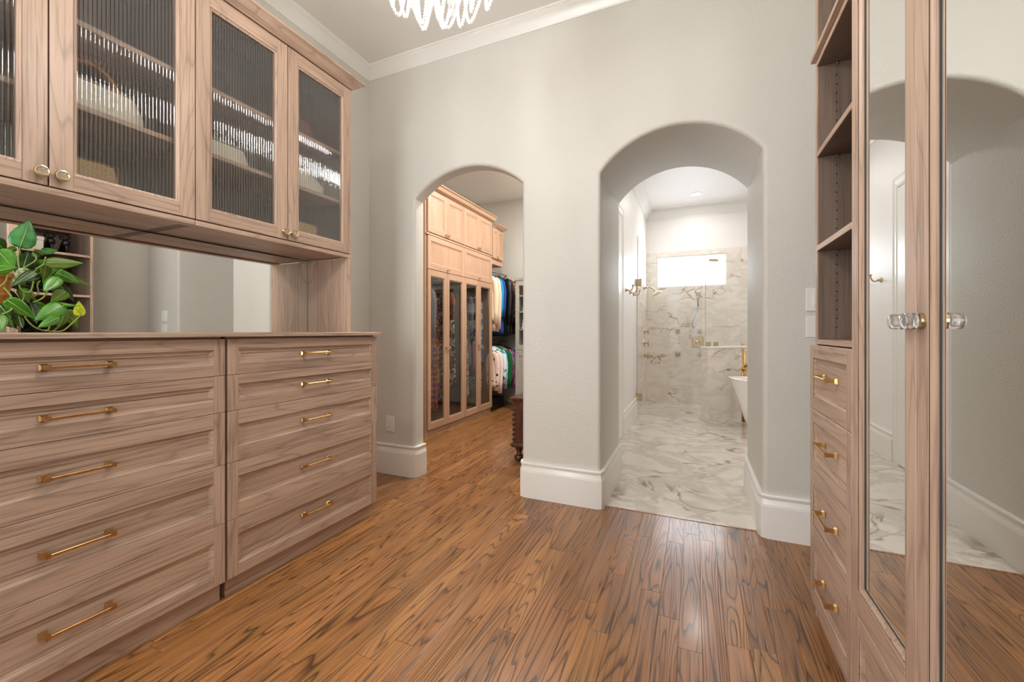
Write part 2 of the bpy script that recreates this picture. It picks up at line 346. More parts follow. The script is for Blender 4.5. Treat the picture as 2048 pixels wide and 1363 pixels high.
# wall behind the camera with a four-light window
wr = MB()
wr.box(XL-.06, YR-.08, 0, -2.13, YR, ZC+.02).box(-.73, YR-.08, 0, -.64, YR, ZC+.02).box(-.34, YR-.08, 0, -.06, YR, ZC+.02).box(.21, YR-.08, 0, XR+.06, YR, ZC+.02)
for a, b_ in ((-2.13,-.73),(-.64,-.34),(-.06,.21)): wr.box(a, YR-.08, 0, b_, YR, .42).box(a, YR-.08, 2.42, b_, YR, ZC+.02)
struct(wr.build('wall_rear', M['wall']))
for i_, (a, b_, nm) in enumerate(((-2.13,-.73,'window_1'),(-.64,-.34,'window_4'),(-.06,.21,'window_5'))):
    k_ = 3 if i_ == 0 else 1; wf = MB(); st = (b_-a-.04)/k_
    for k in range(k_+1): wf.box(a+k*st, YR-.07, .42, a+k*st+.04, YR-.01, 2.42)
    wf.box(a, YR-.07, .42, b_, YR-.01, .46).box(a, YR-.07, 2.38, b_, YR-.01, 2.42)
    w1 = struct(wf.build(nm, M['trim']))
    for k in range(k_): B(a+k*st+.04, YR-.045, .46, a+(k+1)*st, YR-.041, 2.38).build('pane', M['glass'], w1)
# closet shell
struct(B(-3.06, 2.54, -.06, -3.0, 5.68, ZC).build('wall_closet_left', M['wall']))
struct(B(-3.06, 5.60, -.06, -.70, 5.66, ZC).build('wall_closet_back', M['wall']))
struct(B(-.76, 2.54, -.06, -.70, 5.66, ZC).build('wall_closet_right', M['wall']))
struct(B(-3.06, 2.52, 2.96, -.70, 5.66, 3.02).build('ceiling_closet', M['ceil']))
# bathroom shell
ZB = 2.83
struct(B(-.66, 3.08, 0, -.655, 5.42, ZB).build('wall_bath_left', M['bathwall']))
bw = MB().box(-.70, 5.42, 0, -.655, 6.66, 1.69).box(-.70, 5.42, 2.25, -.655, 6.66, ZB).box(-.70, 5.42, 1.69, -.655, 5.5, 2.25).box(-.70, 6.44, 1.69, -.655, 6.66, 2.25)
struct(bw.build('wall_shower_left', M['bathwall']))
bb = MB().box(-.70, 6.6, 0, -.504, 6.68, ZB).box(.427, 6.6, 0, 2.3, 6.68, ZB).box(-.504, 6.6, 0, .427, 6.68, 1.69).box(-.504, 6.6, 2.14, .427, 6.68, ZB)
struct(bb.build('wall_bath_back', M['bathwall']))
struct(B(2.2, 3.08, 0, 2.25, 6.66, ZB).build('wall_bath_right', M['bathwall']))
struct(B(-.70, 3.06, ZB, 2.25, 6.68, ZB+.05).build('ceiling_bath', M['bathwall']))
w2 = struct(MB().box(-.504, 6.60, 1.69, .427, 6.67, 1.705).box(-.504, 6.60, 2.125, .427, 6.67, 2.14).box(-.504, 6.60, 1.705, -.488, 6.67, 2.125).box(.411, 6.60, 1.705, .427, 6.67, 2.125).build('window_2', M['trim']))
B(-.488, 6.655, 1.705, .411, 6.66, 2.125).build('pane', M['frost'], w2)
w3 = struct(MB().box(-.69, 5.5, 1.69, -.645, 5.54, 2.25).box(-.69, 6.40, 1.69, -.645, 6.44, 2.25).box(-.69, 5.54, 1.69, -.645, 6.40, 1.73).box(-.69, 5.54, 2.21, -.645, 6.40, 2.25).build('window_3', M['trim']))
B(-.688, 5.54, 1.73, -.683, 6.40, 2.21).build('pane', M['frost'], w3)

# marble wall slabs in the shower
n = 0
for zi, (z0, z1) in enumerate(((0,.5475),(.5482,1.0975),(1.0982,1.6892),(1.69,2.21))):
    for x0, x1 in ((-.655,-.06),(-.0593,.60),(.6007,1.25),(1.2507,1.9)) if zi % 2 else ((-.655,-.36),(-.3593,.25),(.2507,.9),(.9007,1.9)):
        segs = [(x0, x1)]
        if zi == 3:
            segs = []
            if x0 < -.504: segs.append((x0, min(x1, -.506)))
            if x1 > .427: segs.append((max(x0, .429), x1))
        for a, b_ in segs:
            if b_-a > .02: B(a, 6.588, z0, b_, 6.6, z1).build('marble_slab', M['marble_wall'], bpy.data.objects['wall_bath_back'])
if True:
    for x0, x1 in ((-.506,-.06),(-.057,.429)): B(x0, 6.588, 2.142, x1, 6.6, 2.21).build('marble_slab', M['marble_wall'], bpy.data.objects['wall_bath_back'])
    for zi, (z0, z1) in enumerate(((0,.5475),(.5482,1.0975),(1.0982,1.6892))):
        for y0, y1 in ((5.42,6.0),(6.0007,6.588)): B(-.655, y0, z0, -.643, y1, z1).build('marble_slab', M['marble_wall'], bpy.data.objects['wall_shower_left'])

# floors
fl = struct(B(XL, YR, -.06, XR, 2.487, -.018).build('floor', M['gap']))
def plank_rows(x0, x1, y0, y1, parent, avg, clip=None):
    k0 = math.floor((x0+.119)/.0725); x = -.119+k0*.0725
    while x < x1:
        a, b_ = max(x, x0)+.0002, min(x+.0725, x1)-.0002
        lo = y0
        if clip: lo = clip((a+b_)/2, y0)
        y = lo - random.uniform(0, avg)
        fixed = {-2: 1.437, -1: None, 0: 1.778, -3: 1.727}
        while y < y1:
            ln = random.choice((.35,.55,.8,1.0,1.2,1.35))*avg/.9
            s, e = max(y, lo), min(y+ln, y1)
            if e-s > .06:
                c = .0006; t = -.0004*random.random()
                vs = [(a,s,-.018),(b_,s,-.018),(b_,e,-.018),(a,e,-.018),(a,s,t-c),(b_,s,t-c),(b_,e,t-c),(a,e,t-c),(a+c,s+c,t),(b_-c,s+c,t),(b_-c,e-c,t),(a+c,e-c,t)]
                MB().add(vs, [(0,1,5,4),(1,2,6,5),(2,3,7,6),(3,0,4,7),(4,5,9,8),(5,6,10,9),(6,7,11,10),(7,4,8,11),(8,9,10,11)]).build('plank', M['floor'], parent)
            y += ln+.0008
        x += .0725
plank_rows(-1.70, .42, -.9, 2.472, fl, .95, lambda x, y: .15 if x < -.6 else (-.2 if x < 0 else y))
plank_rows(XL, -1.70, 1.80, 2.472, fl, .8)
plank_rows(.42, XR, 1.80, 2.472, fl, .8)
struct(B(-.49, 2.472, -.02, .315, 2.487, .002).build('trim_1', M['floor']))                   # oak reducer strip at the marble
fc = struct(B(-3.0, 2.487, -.06, -.76, 5.6, -.018).build('floor_closet', M['gap']))
plank_rows(-2.46, -.99, 2.474, 5.6, fc, 1.15)
plank_rows(-3.0, -2.46, 4.78, 5.6, fc, .8)
fm = struct(B(-.66, 2.487, -.06, 2.2, 6.6, -.006).build('floor_marble', M['grout']))
q = .61*sqrt(2); u0, v0 = 2.60, -2.543
def clip_poly(poly, x0, x1, y0, y1):
    for ax, lim, sg in ((0, x0, 1), (0, x1, -1), (1, y0, 1), (1, y1, -1)):
        out = []
        for i in range(len(poly)):
            p, r = poly[i], poly[(i+1) % len(poly)]; ip, ir = (p[ax]-lim)*sg >= 0, (r[ax]-lim)*sg >= 0
            if ip: out.append(p)
            if ip != ir:
                t = (lim-p[ax])/(r[ax]-p[ax]); out.append((p[0]+t*(r[0]-p[0]), p[1]+t*(r[1]-p[1])))
        poly = out
        if not poly: return []
    return poly
for i in range(-1, 9):
    for j in range(-8, 3):
        g = .0018; ua, ub, va, vb = u0+(i-1)*q+g, u0+i*q-g, v0+j*q+g, v0+(j+1)*q-g
        poly = [((u+v)/2, (u-v)/2) for u, v in ((ua,va),(ub,va),(ub,vb),(ua,vb))]
        for k, (x0, x1, y0, y1) in enumerate(((A2[0], A2[1], 2.488, 3.10), (-.655, 1.6, 3.10, 6.588))):
            pl = clip_poly(poly, x0, x1, y0, y1)
            if len(pl) >= 3:
                m_ = len(pl); MB().add([(p[0],p[1],-.006) for p in pl]+[(p[0],p[1],0) for p in pl], [tuple(range(m_, 2*m_))]+[(a, (a+1) % m_, m_+(a+1) % m_, m_+a) for a in range(m_)]).build('tile', M['marble'], fm)

# baseboards
BASE = [(0,0),(.022,0),(.022,.160),(.0205,.163),(.0205,.168),(.019,.172),(.014,.184),(.0125,.194),(.016,.199),(.0185,.205),(.0185,.212),(.015,.217),(0,.217)]
def baseb(name, path, side): return struct(MB().sweep(BASE, path, side).build(name, M['trim'], smooth=25))
c = .026
baseb('baseboard_left_pier', [(XL, YB), (A1[0]-c, YB), (A1[0]-.008, YB+.008), (A1[0], YB+c), (A1[0], A1[4]-.002)], -1)
baseb('baseboard_center_pier', [(A1[1], A1[4]-.002), (A1[1], YB+c), (A1[1]+.008, YB+.008), (A1[1]+c, YB), (A2[0]-c, YB), (A2[0]-.008, YB+.008), (A2[0], YB+c), (A2[0], A2[4]-.03), (A2[0]-.01, A2[4]), (-.64, A2[4])], -1)
baseb('baseboard_right_pier', [(.9, A2[4]), (A2[1]+.01, A2[4]), (A2[1], A2[4]-.03), (A2[1], YB+c), (A2[1]+.008, YB+.008), (A2[1]+c, YB), (XR, YB), (XR, 1.86)], -1)
baseb('baseboard_bath_left', [(-.655, 4.24), (-.655, 5.36)], -1)
baseb('baseboard_bath_front', [(-.655, 3.12), (-.655, 3.35)], -1)
baseb('baseboard_closet_back', [(-2.95, 5.6), (-.78, 5.6)], -1)
baseb('baseboard_closet_right', [(-.76, 5.6), (-.76, 2.56)], -1)
# crown mouldings
h = ZC-.085
CROWN = [(0,h),(.004,h),(.006,h+.006),(.010,h+.012),(.020,h+.030),(.034,h+.050),(.046,h+.060),(.046,h+.064),(.050,h+.066),(.050,h+.071),(.056,h+.074),(.060,h+.080),(.060,ZC),(0,ZC)]
struct(MB().sweep(CROWN, [(XL, YR), (XL, YB), (XR, YB), (XR, YR)], -1).build('trim_2', M['trim'], smooth=30))
hb = ZB-.13
CRB = [(0,hb),(.012,hb),(.012,hb+.012),(.02,hb+.02),(.05,hb+.07),(.075,hb+.095),(.08,hb+.10),(.08,hb+.11),(.095,hb+.12),(.095,ZB),(0,ZB)]
struct(MB().sweep(CRB, [(-.655, 3.12), (-.655, 6.6), (2.2, 6.6)], -1).build('trim_3', M['trim'], smooth=30))
# door and casing on the bathroom's left wall
d1 = struct(CB(-.655, 3.44, .005, -.640, 4.15, 2.14).build('door_1', M['trim']))
CASE = [(0,0),(.09,0),(.09,.014),(.075,.02),(.06,.014),(.02,.018),(0,.012)]
mb = MB(); rings = []
for (y, z, my, mz) in ((3.44,0,-1,0),(3.44,2.15,-1,1),(4.15,2.15,1,1),(4.15,0,1,0)):
    rings.append([(-.655+dx, y+my*o, z+mz*o) for o, dx in CASE])
struct(mb.loft(rings, True, True, True).build('trim_4', M['trim']))

# ------------------------------------------------------------------ joinery helpers
class Face:
    """a cabinet front in the plane X = x0, facing +X (s=1) or -X (s=-1); a runs along Y, b along Z, n outward"""
    def __init__(s, x0, sg): s.x0, s.s = x0, sg
    def p(s, a, b, n): return (s.x0+s.s*n, a, b)
    def slab(s, mb, a0, a1, b0, b1, n0, n1, c=.0012): return mb.cbox(min(s.x0+s.s*n0, s.x0+s.s*n1), a0, b0, max(s.x0+s.s*n0, s.x0+s.s*n1), a1, b1, c=c)
    def rings(s, mb, rects, cap=False):
        return mb.loft([[s.p(a0,b0,n), s.p(a1,b0,n), s.p(a1,b1,n), s.p(a0,b1,n)] for a0, a1, b0, b1, n in rects], True, False, cap)
def framed(parent, name, F, a0, a1, b0, b1, st, rt, rb, T=.02, wood='wood', grain='y', panel='panel', depth=.009, mw=.012, sub=True):
    """framed front: the part itself is the moulding and recessed field; stiles and rails are its pieces"""
    A0, A1_, B0, B1 = a0+st, a1-st, b0+rb, b1-rt
    mb = MB()
    w = mw
    rects = [(A0,A1_,B0,B1,0),(A0,A1_,B0,B1,-.0022),(A0+.0015,A1_-.0015,B0+.0015,B1-.0015,-.0026),(A0+w*.6,A1_-w*.6,B0+w*.6,B1-w*.6,-depth*.62),(A0+w,A1_-w,B0+w,B1-w,-depth*.72),(A0+w,A1_-w,B0+w,B1-w,-depth)]
    if panel: F.rings(mb, rects, cap=True)
    else: F.rings(mb, rects+[(A0+w,A1_-w,B0+w,B1-w,-T)])
    part = mb.build(name, M[wood+'_'+grain], parent)
    for x0, x1 in ((a0, A0), (A1_, a1)): F.slab(MB(), x0, x1, b0, b1, -T, 0).build('stile', M[wood+'_z'], part)
    for z0, z1 in ((b0, B0), (B1, b1)): F.slab(MB(), A0, A1_, z0, z1, -T, 0).build('rail', M[wood+'_y'], part)
    return part, (A0+w, A1_-w, B0+w, B1-w)
def bar_handle(parent, F, ac, b, L=.16, n0=-.009, so=.030):
    mb = MB()
    for e in (-1, 1):
        a = ac+e*(L/2-.009)
        def sq(r, n): return [F.p(a-r, b-r, n), F.p(a+r, b-r, n), F.p(a+r, b+r, n), F.p(a-r, b+r, n)]
        mb.loft([sq(.0095, n0), sq(.0095, n0+.003), sq(.006, n0+.010), sq(.0052, n0+so-.006), sq(.0062, n0+so-.004), sq(.0062, n0+so+.005)], True, True, True)
    F.slab(mb, ac-L/2+.013, ac+L/2-.013, b-.0038, b+.0038, n0+so-.0035, n0+so+.0035, c=.0009)
    return mb.build('handle', M['brass'], parent)
def knob(parent, F, a, b, r=.018, so=.026, n0=0, ring=True):
    R = Matrix(((0,0,F.s,0),(1,0,0,0),(0,1,0,0),(0,0,0,1)))
    T = Matrix.Translation(F.p(a, b, n0)) @ R
    k = MB().lathe([(.0001,0),(r*.62,0),(r*.62,.003),(r*.30,.006),(r*.28,so*.55),(r*.55,so*.68)], 16, T).build('knob', M['brass_pale'], parent, smooth=40)
    MB().lathe([(r*.55,so*.68),(r*.98,so*.74),(r,so*.86),(r*.92,so*.98),(r*.78,so),(r*.70,so*.94)], 20, T, False).build('rim', M['gold'], k, smooth=40)
    MB().lathe([(r*.70,so*.93),(r*.45,so*.99),(.0001,so*1.0)], 18, T, False).build('glass_face', M['crystal'], k, smooth=True)
    return k

# ------------------------------------------------------------------ dresser (two drawer banks, one worktop)
FD = Face(-1.645, 1)
Zs = [(1.002,.863),(.8615,.7225),(.721,.522),(.5205,.2985),(.297,.072)]
RT = [(.042,.039),(.037,.043),(.055,.055),(.059,.058),(.061,.043)]
HZ = [.931,.790,.624,.413,.190]
for bi, (y0, y1, lab) in enumerate(((.195,1.024,'taupe wood dresser with five drawers below the pothos plant'),(1.034,1.858,'taupe wood dresser with five drawers beside the arched closet opening'))):
    t = thing('dresser', (-1.92, (y0+y1)/2, 0), lab, 'dresser', 'dresser drawer banks under one worktop')
    B(XL+.012, y0+.004, .072, -1.667, y1-.004, 1.010).build('body', M['wood_y'], t)
    B(XL+.012, y0+.006, 0, -1.669, y1-.006, .072).build('plinth', M['wood_y'], t)
    for (zt, zb), (rt, rb), hz in zip(Zs, RT, HZ):
        d, _ = framed(t, 'drawer', FD, y0, y1, zb, zt, .041, rt, rb, T=.021, mw=.014)
        bar_handle(d, FD, (y0+y1)/2, hz)
tag(CB(XL+.001, .185, 1.0105, -1.622, 1.866, 1.0270).build('worktop', M['wood_y'], None, origin=(-1.92, 1.0, 1.0105)), 'long taupe wood worktop lying across both dressers', 'worktop')

# mirror above the worktop
t = thing('wall_mirror', (XM, 1.0, 1.028), 'wide frameless mirror between worktop and glass cabinets', 'mirror')
B(XM-.005, .19, 1.0275, XM, 1.8225, 1.4555).build('mirror_glass', M['mirror'], t)
B(XM-.004, 1.8228, 1.0275, XM-.0002, 1.8258, 1.4555).build('edge_gap', M['gap'], t)
MB().cbox(XM+.0002, 1.800, 1.446, XM+.040, 1.812, 1.4553, c=.001).build('clip', M['chrome'], t)

# ------------------------------------------------------------------ glass-fronted wall cabinets
FU = Face(-1.826, 1)
def reeded(parent, F, a0, a1, b0, b1, n, pitch=.0116, amp=.0034, mat='reed', seg=6):
    """fluted sheet: vertical half-round ribs on the room side"""
    k = max(2, round((a1-a0)/pitch)); r0, r1 = [], []
    for i in range(k*seg+1):
        a = a0+(a1-a0)*i/(k*seg); d = n+amp*abs(sin(pi*i/seg)); r0.append(F.p(a, b0, d)); r1.append(F.p(a, b1, d))
    return MB().loft([r0, r1], False).build('glass', M[mat], parent, smooth=45)
doors = [(.197,.606),(.610,1.020),(1.0235,1.434),(1.438,1.846)]
for ci in range(2):
    y0, y1 = doors[2*ci][0]-.002, doors[2*ci+1][1]+.0
    t = thing('wall_cabinet', (-2.0, (y0+y1)/2, 1.456), ['wall cabinet with reeded glass doors holding the bamboo-handled handbag', 'wall cabinet with reeded glass doors next to the closet arch'][ci], 'cabinet', 'reeded glass wall cabinets')
    xb, xf = XL+.004, -1.848
    B(xb, y0, 1.462, xf, y0+.019, 2.437).build('side_panel', M['shaded_wood'], t)
    B(xb, y1-.019, 1.462, xf, y1, 2.437).build('side_panel', M['shaded_wood'], t)
    B(xb, y0+.019, 1.481, xb+.012, y1-.019, 2.437).build('back_panel', M['shaded_wood'], t)
    B(xb, y0+.019, 2.418, xf, y1-.019, 2.437).build('top_panel', M['shaded_wood'], t)
    for x0, x1 in ((xb, -2.012), (-2.009, -1.872)): B(x0, y0+.019, 1.463, x1, y1-.019, 1.481).build('bottom_board', M['wood_y'], t)
    CB(-1.870, y0, 1.456, -1.8262, y1, 1.4765).build('light_rail', M['wood_y'], t)
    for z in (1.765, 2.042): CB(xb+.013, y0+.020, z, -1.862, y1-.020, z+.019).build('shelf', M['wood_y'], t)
    for k in range(2):
        a0, a1 = doors[2*ci+k]
        d, (g0, g1, h0, h1) = framed(t, 'door', FU, a0, a1, 1.481, 2.432, .054, .062, .050, T=.021, panel=None, mw=.010, grain='z')
        reeded(d, FU, g0-.003, g1+.003, h0-.003, h1+.003, -.014)
        knob(d, FU, a1-.019 if k == 0 else a0+.022, 1.516)
    if ci == 1:
        B(XM+.0005, 1.8262, 1.0275, -1.8275, 1.846, 1.4555).build('end_panel', M['wood_z'], t)
zc = 2.437
WCR = [(0,zc),(.004,zc),(.008,zc+.003),(.020,zc+.008),(.034,zc+.018),(.046,zc+.030),(.052,zc+.034),(.058,zc+.036),(.058,zc+.046),(0,zc+.046)]
cr = MB().sweep(WCR, [(-1.826,.195),(-1.826,1.846),(XL+.003,1.846)], -1)
cr.box(XL+.003, .195, zc+.001, -1.826, 1.846, zc+.045)
tag(cr.build('cornice', M['wood_y'], None, origin=(-1.9, 1.0, zc), smooth=25), 'flared wooden cornice capping both glass wall cabinets', 'cornice')

# things kept behind the reeded glass
def bag(name, loc, w, d, h_, mat, label, handle=None, hr=.1, group=None, taper=.85):
    t = thing(name, loc, label, 'handbag', group)
    x, y, z = loc
    mb = MB(); rings = []
    for k, (s, f) in enumerate(((.90,0),(1,.04),(1,.45),(taper,.93),(taper*.96,1))):
        ring = []
        for i in range(20):
            th = 2*pi*i/20; cx, cy = cos(th), sin(th)
            sx = math.copysign(abs(cx)**.45, cx); sy = math.copysign(abs(cy)**.45, cy)
            ring.append((x+d/2*s*sx, y+w/2*s*sy, z+h_*f))
        rings.append(ring)
    mb.loft(rings, True, True, True).build('body', mat, t, smooth=40)
    if handle:
        pts = [(x, y+hr*cos(pi*k/16), z+h_-.01+hr*1.15*sin(pi*k/16)) for k in range(17)]
        MB().tube(pts, [.0095 if k % 4 else .0115 for k in range(17)], 8).build('handle', handle, t, smooth=True)
    return t
sh = [1.482, 1.785, 2.062]
bag('handbag', (-1.98,.76,sh[1]), .30, .12, .115, M['cream'], 'white handbag with curved bamboo handle behind reeded glass', M['bamboo'], .085)
bag('straw_clutch', (-1.98,.74,sh[0]), .19, .14, .14, M['straw'], 'woven straw bag below the bamboo-handled handbag', None)
bag('brown_bag', (-1.99,1.60,sh[2]), .20, .12, .11, M['tan'], 'brown leather bag on the top shelf by the closet arch', None)
bag('cream_bag', (-1.98,1.64,sh[1]), .22, .13, .13, M['cream'], 'cream bag on the middle shelf by the closet arch', None, taper=.5)
bag('straw_box_bag', (-1.98,1.60,sh[0]), .20, .14, .13, M['straw'], 'woven straw box bag on the bottom shelf by the closet arch', None, taper=1.0)
bag('black_bag', (-2.0,1.16,sh[2]), .18, .12, .14, M['black'], 'black bag on the top shelf right of the bamboo-handled handbag', M['black'], .05)
bag('cream_clutch', (-2.0,1.22,sh[1]), .24, .10, .10, M['cream'], 'small cream clutch right of the bamboo-handled handbag', None)
bag('black_bag', (-2.0,.44,sh[1]), .20, .12, .16, M['tan'], 'brown bag left of the bamboo-handled handbag', None)

# ------------------------------------------------------------------ pothos on the worktop
t = thing('potted_pothos', (-1.93,.464,1.027), 'trailing pothos with glossy green leaves in an amber embossed pot', 'plant')
PC = Vector((-1.93,.464,1.027))
MB().lathe([(.0001,0),(.062,0),(.066,.012),(.070,.014),(.070,.020),(.078,.06),(.088,.105),(.093,.110),(.093,.118),(.090,.122),(.099,.160),(.106,.163),(.108,.176),(.098,.176),(.094,.160),(.0001,.158)], 28, Matrix.Translation(PC)).build('pot', M['terra'], t, smooth=40)
MB().lathe([(.0001,.1595),(.093,.1595),(.093,.162),(.0001,.164)], 20, Matrix.Translation(PC)).build('soil', M['soil'], t)
def ray(px, py):
    u = (px-1024)/833; w_ = (663-py)/833
    return Vector((-.39948+.91675*u, .91675+.39948*u, w_))
def at(zx, zy, X):
    d = ray(zx*.1908, 420+zy*.1908); return Vector((0,0,1.03))+d*(X/d.x)
VIEW = Vector((1.9,-.6,0)).normalized()
def leaf(base, tip, wpx, mat, fold=.18, droop=.12, roll=0):
    Ld = (tip-base); Ln = Ld.length; d = Ld.normalized()
    n_ = (VIEW - d*VIEW.dot(d)).normalized(); s_ = d.cross(n_).normalized()
    n_, s_ = (n_*cos(roll)+s_*sin(roll)), (s_*cos(roll)-n_*sin(roll))
    hw = wpx*.1908*1.30/833/2
    prof = [(0,.0,0),(-.02,.42,0),(.06,.80,0),(.2,1.0,0),(.38,.98,0),(.56,.80,0),(.74,.52,0),(.88,.24,0),(1,.0,0)]
    mb = MB(); rings = []
    for tt, ww, _ in prof:
        c0 = base+d*Ln*tt-n_*Ln*droop*(tt*tt)
        rings.append([c0+s_*hw*ww*k+n_*(-fold*hw*ww*abs(k)**1.4) for k in (1,.66,.33,0,-.33,-.66,-1)])
    mb.loft(rings, False)
    o = mb.build('leaf', M[mat], t, smooth=True)
    sol = o.modifiers.new('thick', 'SOLIDIFY'); sol.thickness = .0009
    pts = [base+d*Ln*tt-n_*Ln*droop*tt*tt+n_*.0009 for tt in (0,.25,.5,.75,.95)]
    MB().tube(pts, [.0011,.001,.0008,.0006,.0003], 5).build('midrib', M['midrib'], o, smooth=True)
LV = [(210,385,320,95,190,'leaf_b',-1.86),(170,400,40,425,62,'leaf_o',-1.93),(-30,420,150,610,190,'leaf',-1.84),(-40,640,180,600,90,'leaf',-1.82),(245,600,300,425,170,'leaf_d',-1.95),
 (450,470,360,410,62,'leaf_o',-1.95),(445,432,622,412,78,'leaf_b',-1.90),(490,553,880,553,130,'leaf_o',-1.86),(365,560,455,520,64,'leaf',-1.96),(300,620,128,772,110,'leaf_v',-1.85),
 (368,638,132,780,88,'leaf_d',-1.84),(490,560,448,752,84,'leaf_o',-1.87),(600,620,440,760,120,'leaf',-1.90),(598,655,838,772,112,'leaf',-1.85),(540,610,968,805,80,'leaf_o',-1.92),
 (610,700,455,850,130,'leaf',-1.84),(690,850,528,965,124,'leaf_o',-1.88),(640,800,778,958,96,'leaf_d',-1.94),(75,940,376,1142,132,'leaf',-1.81),(665,1000,374,1146,165,'leaf',-1.80),
 (522,985,838,1002,52,'leaf',-1.83),(622,1120,402,1228,95,'leaf',-1.79),(690,1070,604,1242,110,'leaf_o',-1.86),(695,1050,826,1250,112,'leaf_o',-1.90),(838,1108,830,950,100,'leaf_y',-1.84),
 (195,1115,236,1236,54,'leaf_d',-1.88),(-10,1090,25,1252,112,'leaf',-1.80),(-10,985,112,1132,112,'leaf_d',-1.83),(440,640,360,700,80,'leaf_d',-1.93),(-60,300,60,440,120,'leaf_d',-1.95)]
rl = random.Random(5)
for k in range(22):
    bx, by = rl.uniform(-20,520), rl.uniform(520,1130); an = rl.uniform(-.5,1.7); ln = rl.uniform(130,230)
    LV.append((bx, by, bx+ln*cos(an), min(by+ln*sin(an), 1235), rl.uniform(80,125), rl.choice(('leaf_d','leaf_d','leaf_o','leaf')), rl.uniform(-1.99,-1.91)))
for (bx, by, tx, ty, w_, m_, X) in LV:
    leaf(at(bx, by, X), at(tx, ty, X+random.uniform(-.03,.03)), w_, m_, fold=random.uniform(.1,.3), droop=random.uniform(.03,.14), roll=random.uniform(-.25,.25))
for k in range(16):
    an = pi*.95+rl.uniform(-.2,1)*pi*.75; b0 = PC+Vector((.07*cos(an), .07*sin(an), .17+rl.uniform(0,.10)))
    d0 = Vector((cos(an), sin(an), rl.uniform(-.5,.8))).normalized(); b1 = b0+d0*rl.uniform(.02,.07)
    if b1.x+d0.x*.1 < XM+.02: continue
    MB().tube([PC+Vector((.03*cos(an), .03*sin(an), .16)), b0, b1], .0021, 6).build('stem', M['stem'], t, smooth=True)
    leaf(b1, b1+d0*rl.uniform(.07,.10), rl.uniform(150,200), rl.choice(('leaf','leaf','leaf_d','leaf_o')), fold=.2, droop=.15, roll=rl.uniform(-.4,.4))
ST = [([(200,760),(215,820),(290,862),(330,830),(350,740)],-1.85),([(240,1000),(252,1100),(330,1200),(420,1250),(500,1256),(520,1215)],-1.86),([(470,1262),(640,1268),(740,1200),(840,1105)],-1.84),
 ([(215,390),(190,480),(200,600),(230,700)],-1.87),([(245,605),(370,530),(375,480),(340,442)],-1.90),([(365,632),(450,565),(480,488)],-1.88),([(345,965),(440,925),(490,862),(500,780)],-1.84),
 ([(0,800),(60,740),(80,650)],-1.84),([(40,810),(110,890),(130,960)],-1.83),([(20,1090),(110,1050),(145,980)],-1.82),([(370,620),(420,590),(470,570)],-1.87),([(230,960),(250,900),(240,840)],-1.87),
 ([(330,840),(350,900),(400,870),(390,780),(420,740)],-1.89),([(250,1100),(340,1110),(400,1150)],-1.85),([(690,1180),(620,1220),(560,1265)],-1.9)]
def smooth_path(P, n=5):
    out = []
    for i in range(len(P)-1):
        p0, p1, p2, p3 = P[max(i-1,0)], P[i], P[i+1], P[min(i+2,len(P)-1)]
        for k in range(n):
            u = k/n; out.append(.5*((2*p1)+(p2-p0)*u+(2*p0-5*p1+4*p2-p3)*u*u+(3*p1-p0-3*p2+p3)*u*u*u))
    return out+[P[-1]]
for pts, X in ST: MB().tube(smooth_path([at(a, b_, X) for a, b_ in pts]), .0021, 6).build('stem', M['stem'], t, smooth=True)

# ------------------------------------------------------------------ right-hand cabinet: open shelves, drawers, mirrored doors
FR = Face(.392, -1)
YE = 1.835
t = thing('shelf_tower', (.6, 1.62, 0), 'tall open shelf tower with four drawers beside the mirrored wardrobe', 'shelf unit')
B(.412, YE-.019, .0, XR-.004, YE, 2.44).build('end_panel', M['shaded_wood'], t)
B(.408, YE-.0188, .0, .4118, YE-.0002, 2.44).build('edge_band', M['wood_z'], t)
B(.412, 1.400, .0, XR-.004, 1.419, 2.44).build('side_panel', M['shaded_wood'], t)
B(XR-.016, 1.419, .08, XR-.004, YE-.019, 2.44).build('back_panel', M['shaded_wood'], t)
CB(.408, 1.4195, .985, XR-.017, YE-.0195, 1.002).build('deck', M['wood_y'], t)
for z in (1.320, 1.657, 1.985): CB(.410, 1.420, z, XR-.017, YE-.020, z+.019).build('shelf', M['shaded_wood'], t)
for z in (1.320, 1.657, 1.985): CB(.407, 1.420, z, .4098, YE-.020, z+.019, c=.0006).build('shelf_edge', M['wood_y'], t)
CB(.392, 1.402, 2.006, XR-.017, YE, 2.024).build('ledge', M['wood_y'], t)
B(.412, 1.42, .0, .43, YE-.02, .064).build('plinth', M['wood_y'], t)
for zt, zb in ((.982,.755),(.7535,.5305),(.529,.298),(.2965,.062)):
    d, _ = framed(t, 'drawer', FR, 1.402, YE, zb, zt, .040, .045, .045, T=.017, mw=.013)
    bar_handle(d, FR, (1.402+YE)/2, zb+(zt-zb)*.55, L=.15)
mb = MB()
for k in range(31):
    z = 1.045+k*.032
    if min(abs(z-1.33), abs(z-1.667), abs(z-1.99)) > .02 and z < 2.4: mb.lathe([(.0026,-.0003),(.0026,.0)], 8, Matrix.Translation((.466, YE-.0192, z)) @ Matrix.Rotation(pi/2, 4, 'X'))
mb.build('pin_holes', M['gap'], t)
for z in (1.320,1.657,1.985): MB().tube([(.466,YE-.019,z-.003),(.466,YE-.028,z-.003)], .0032, 8).build('shelf_pin', M['chrome'], t, smooth=True)

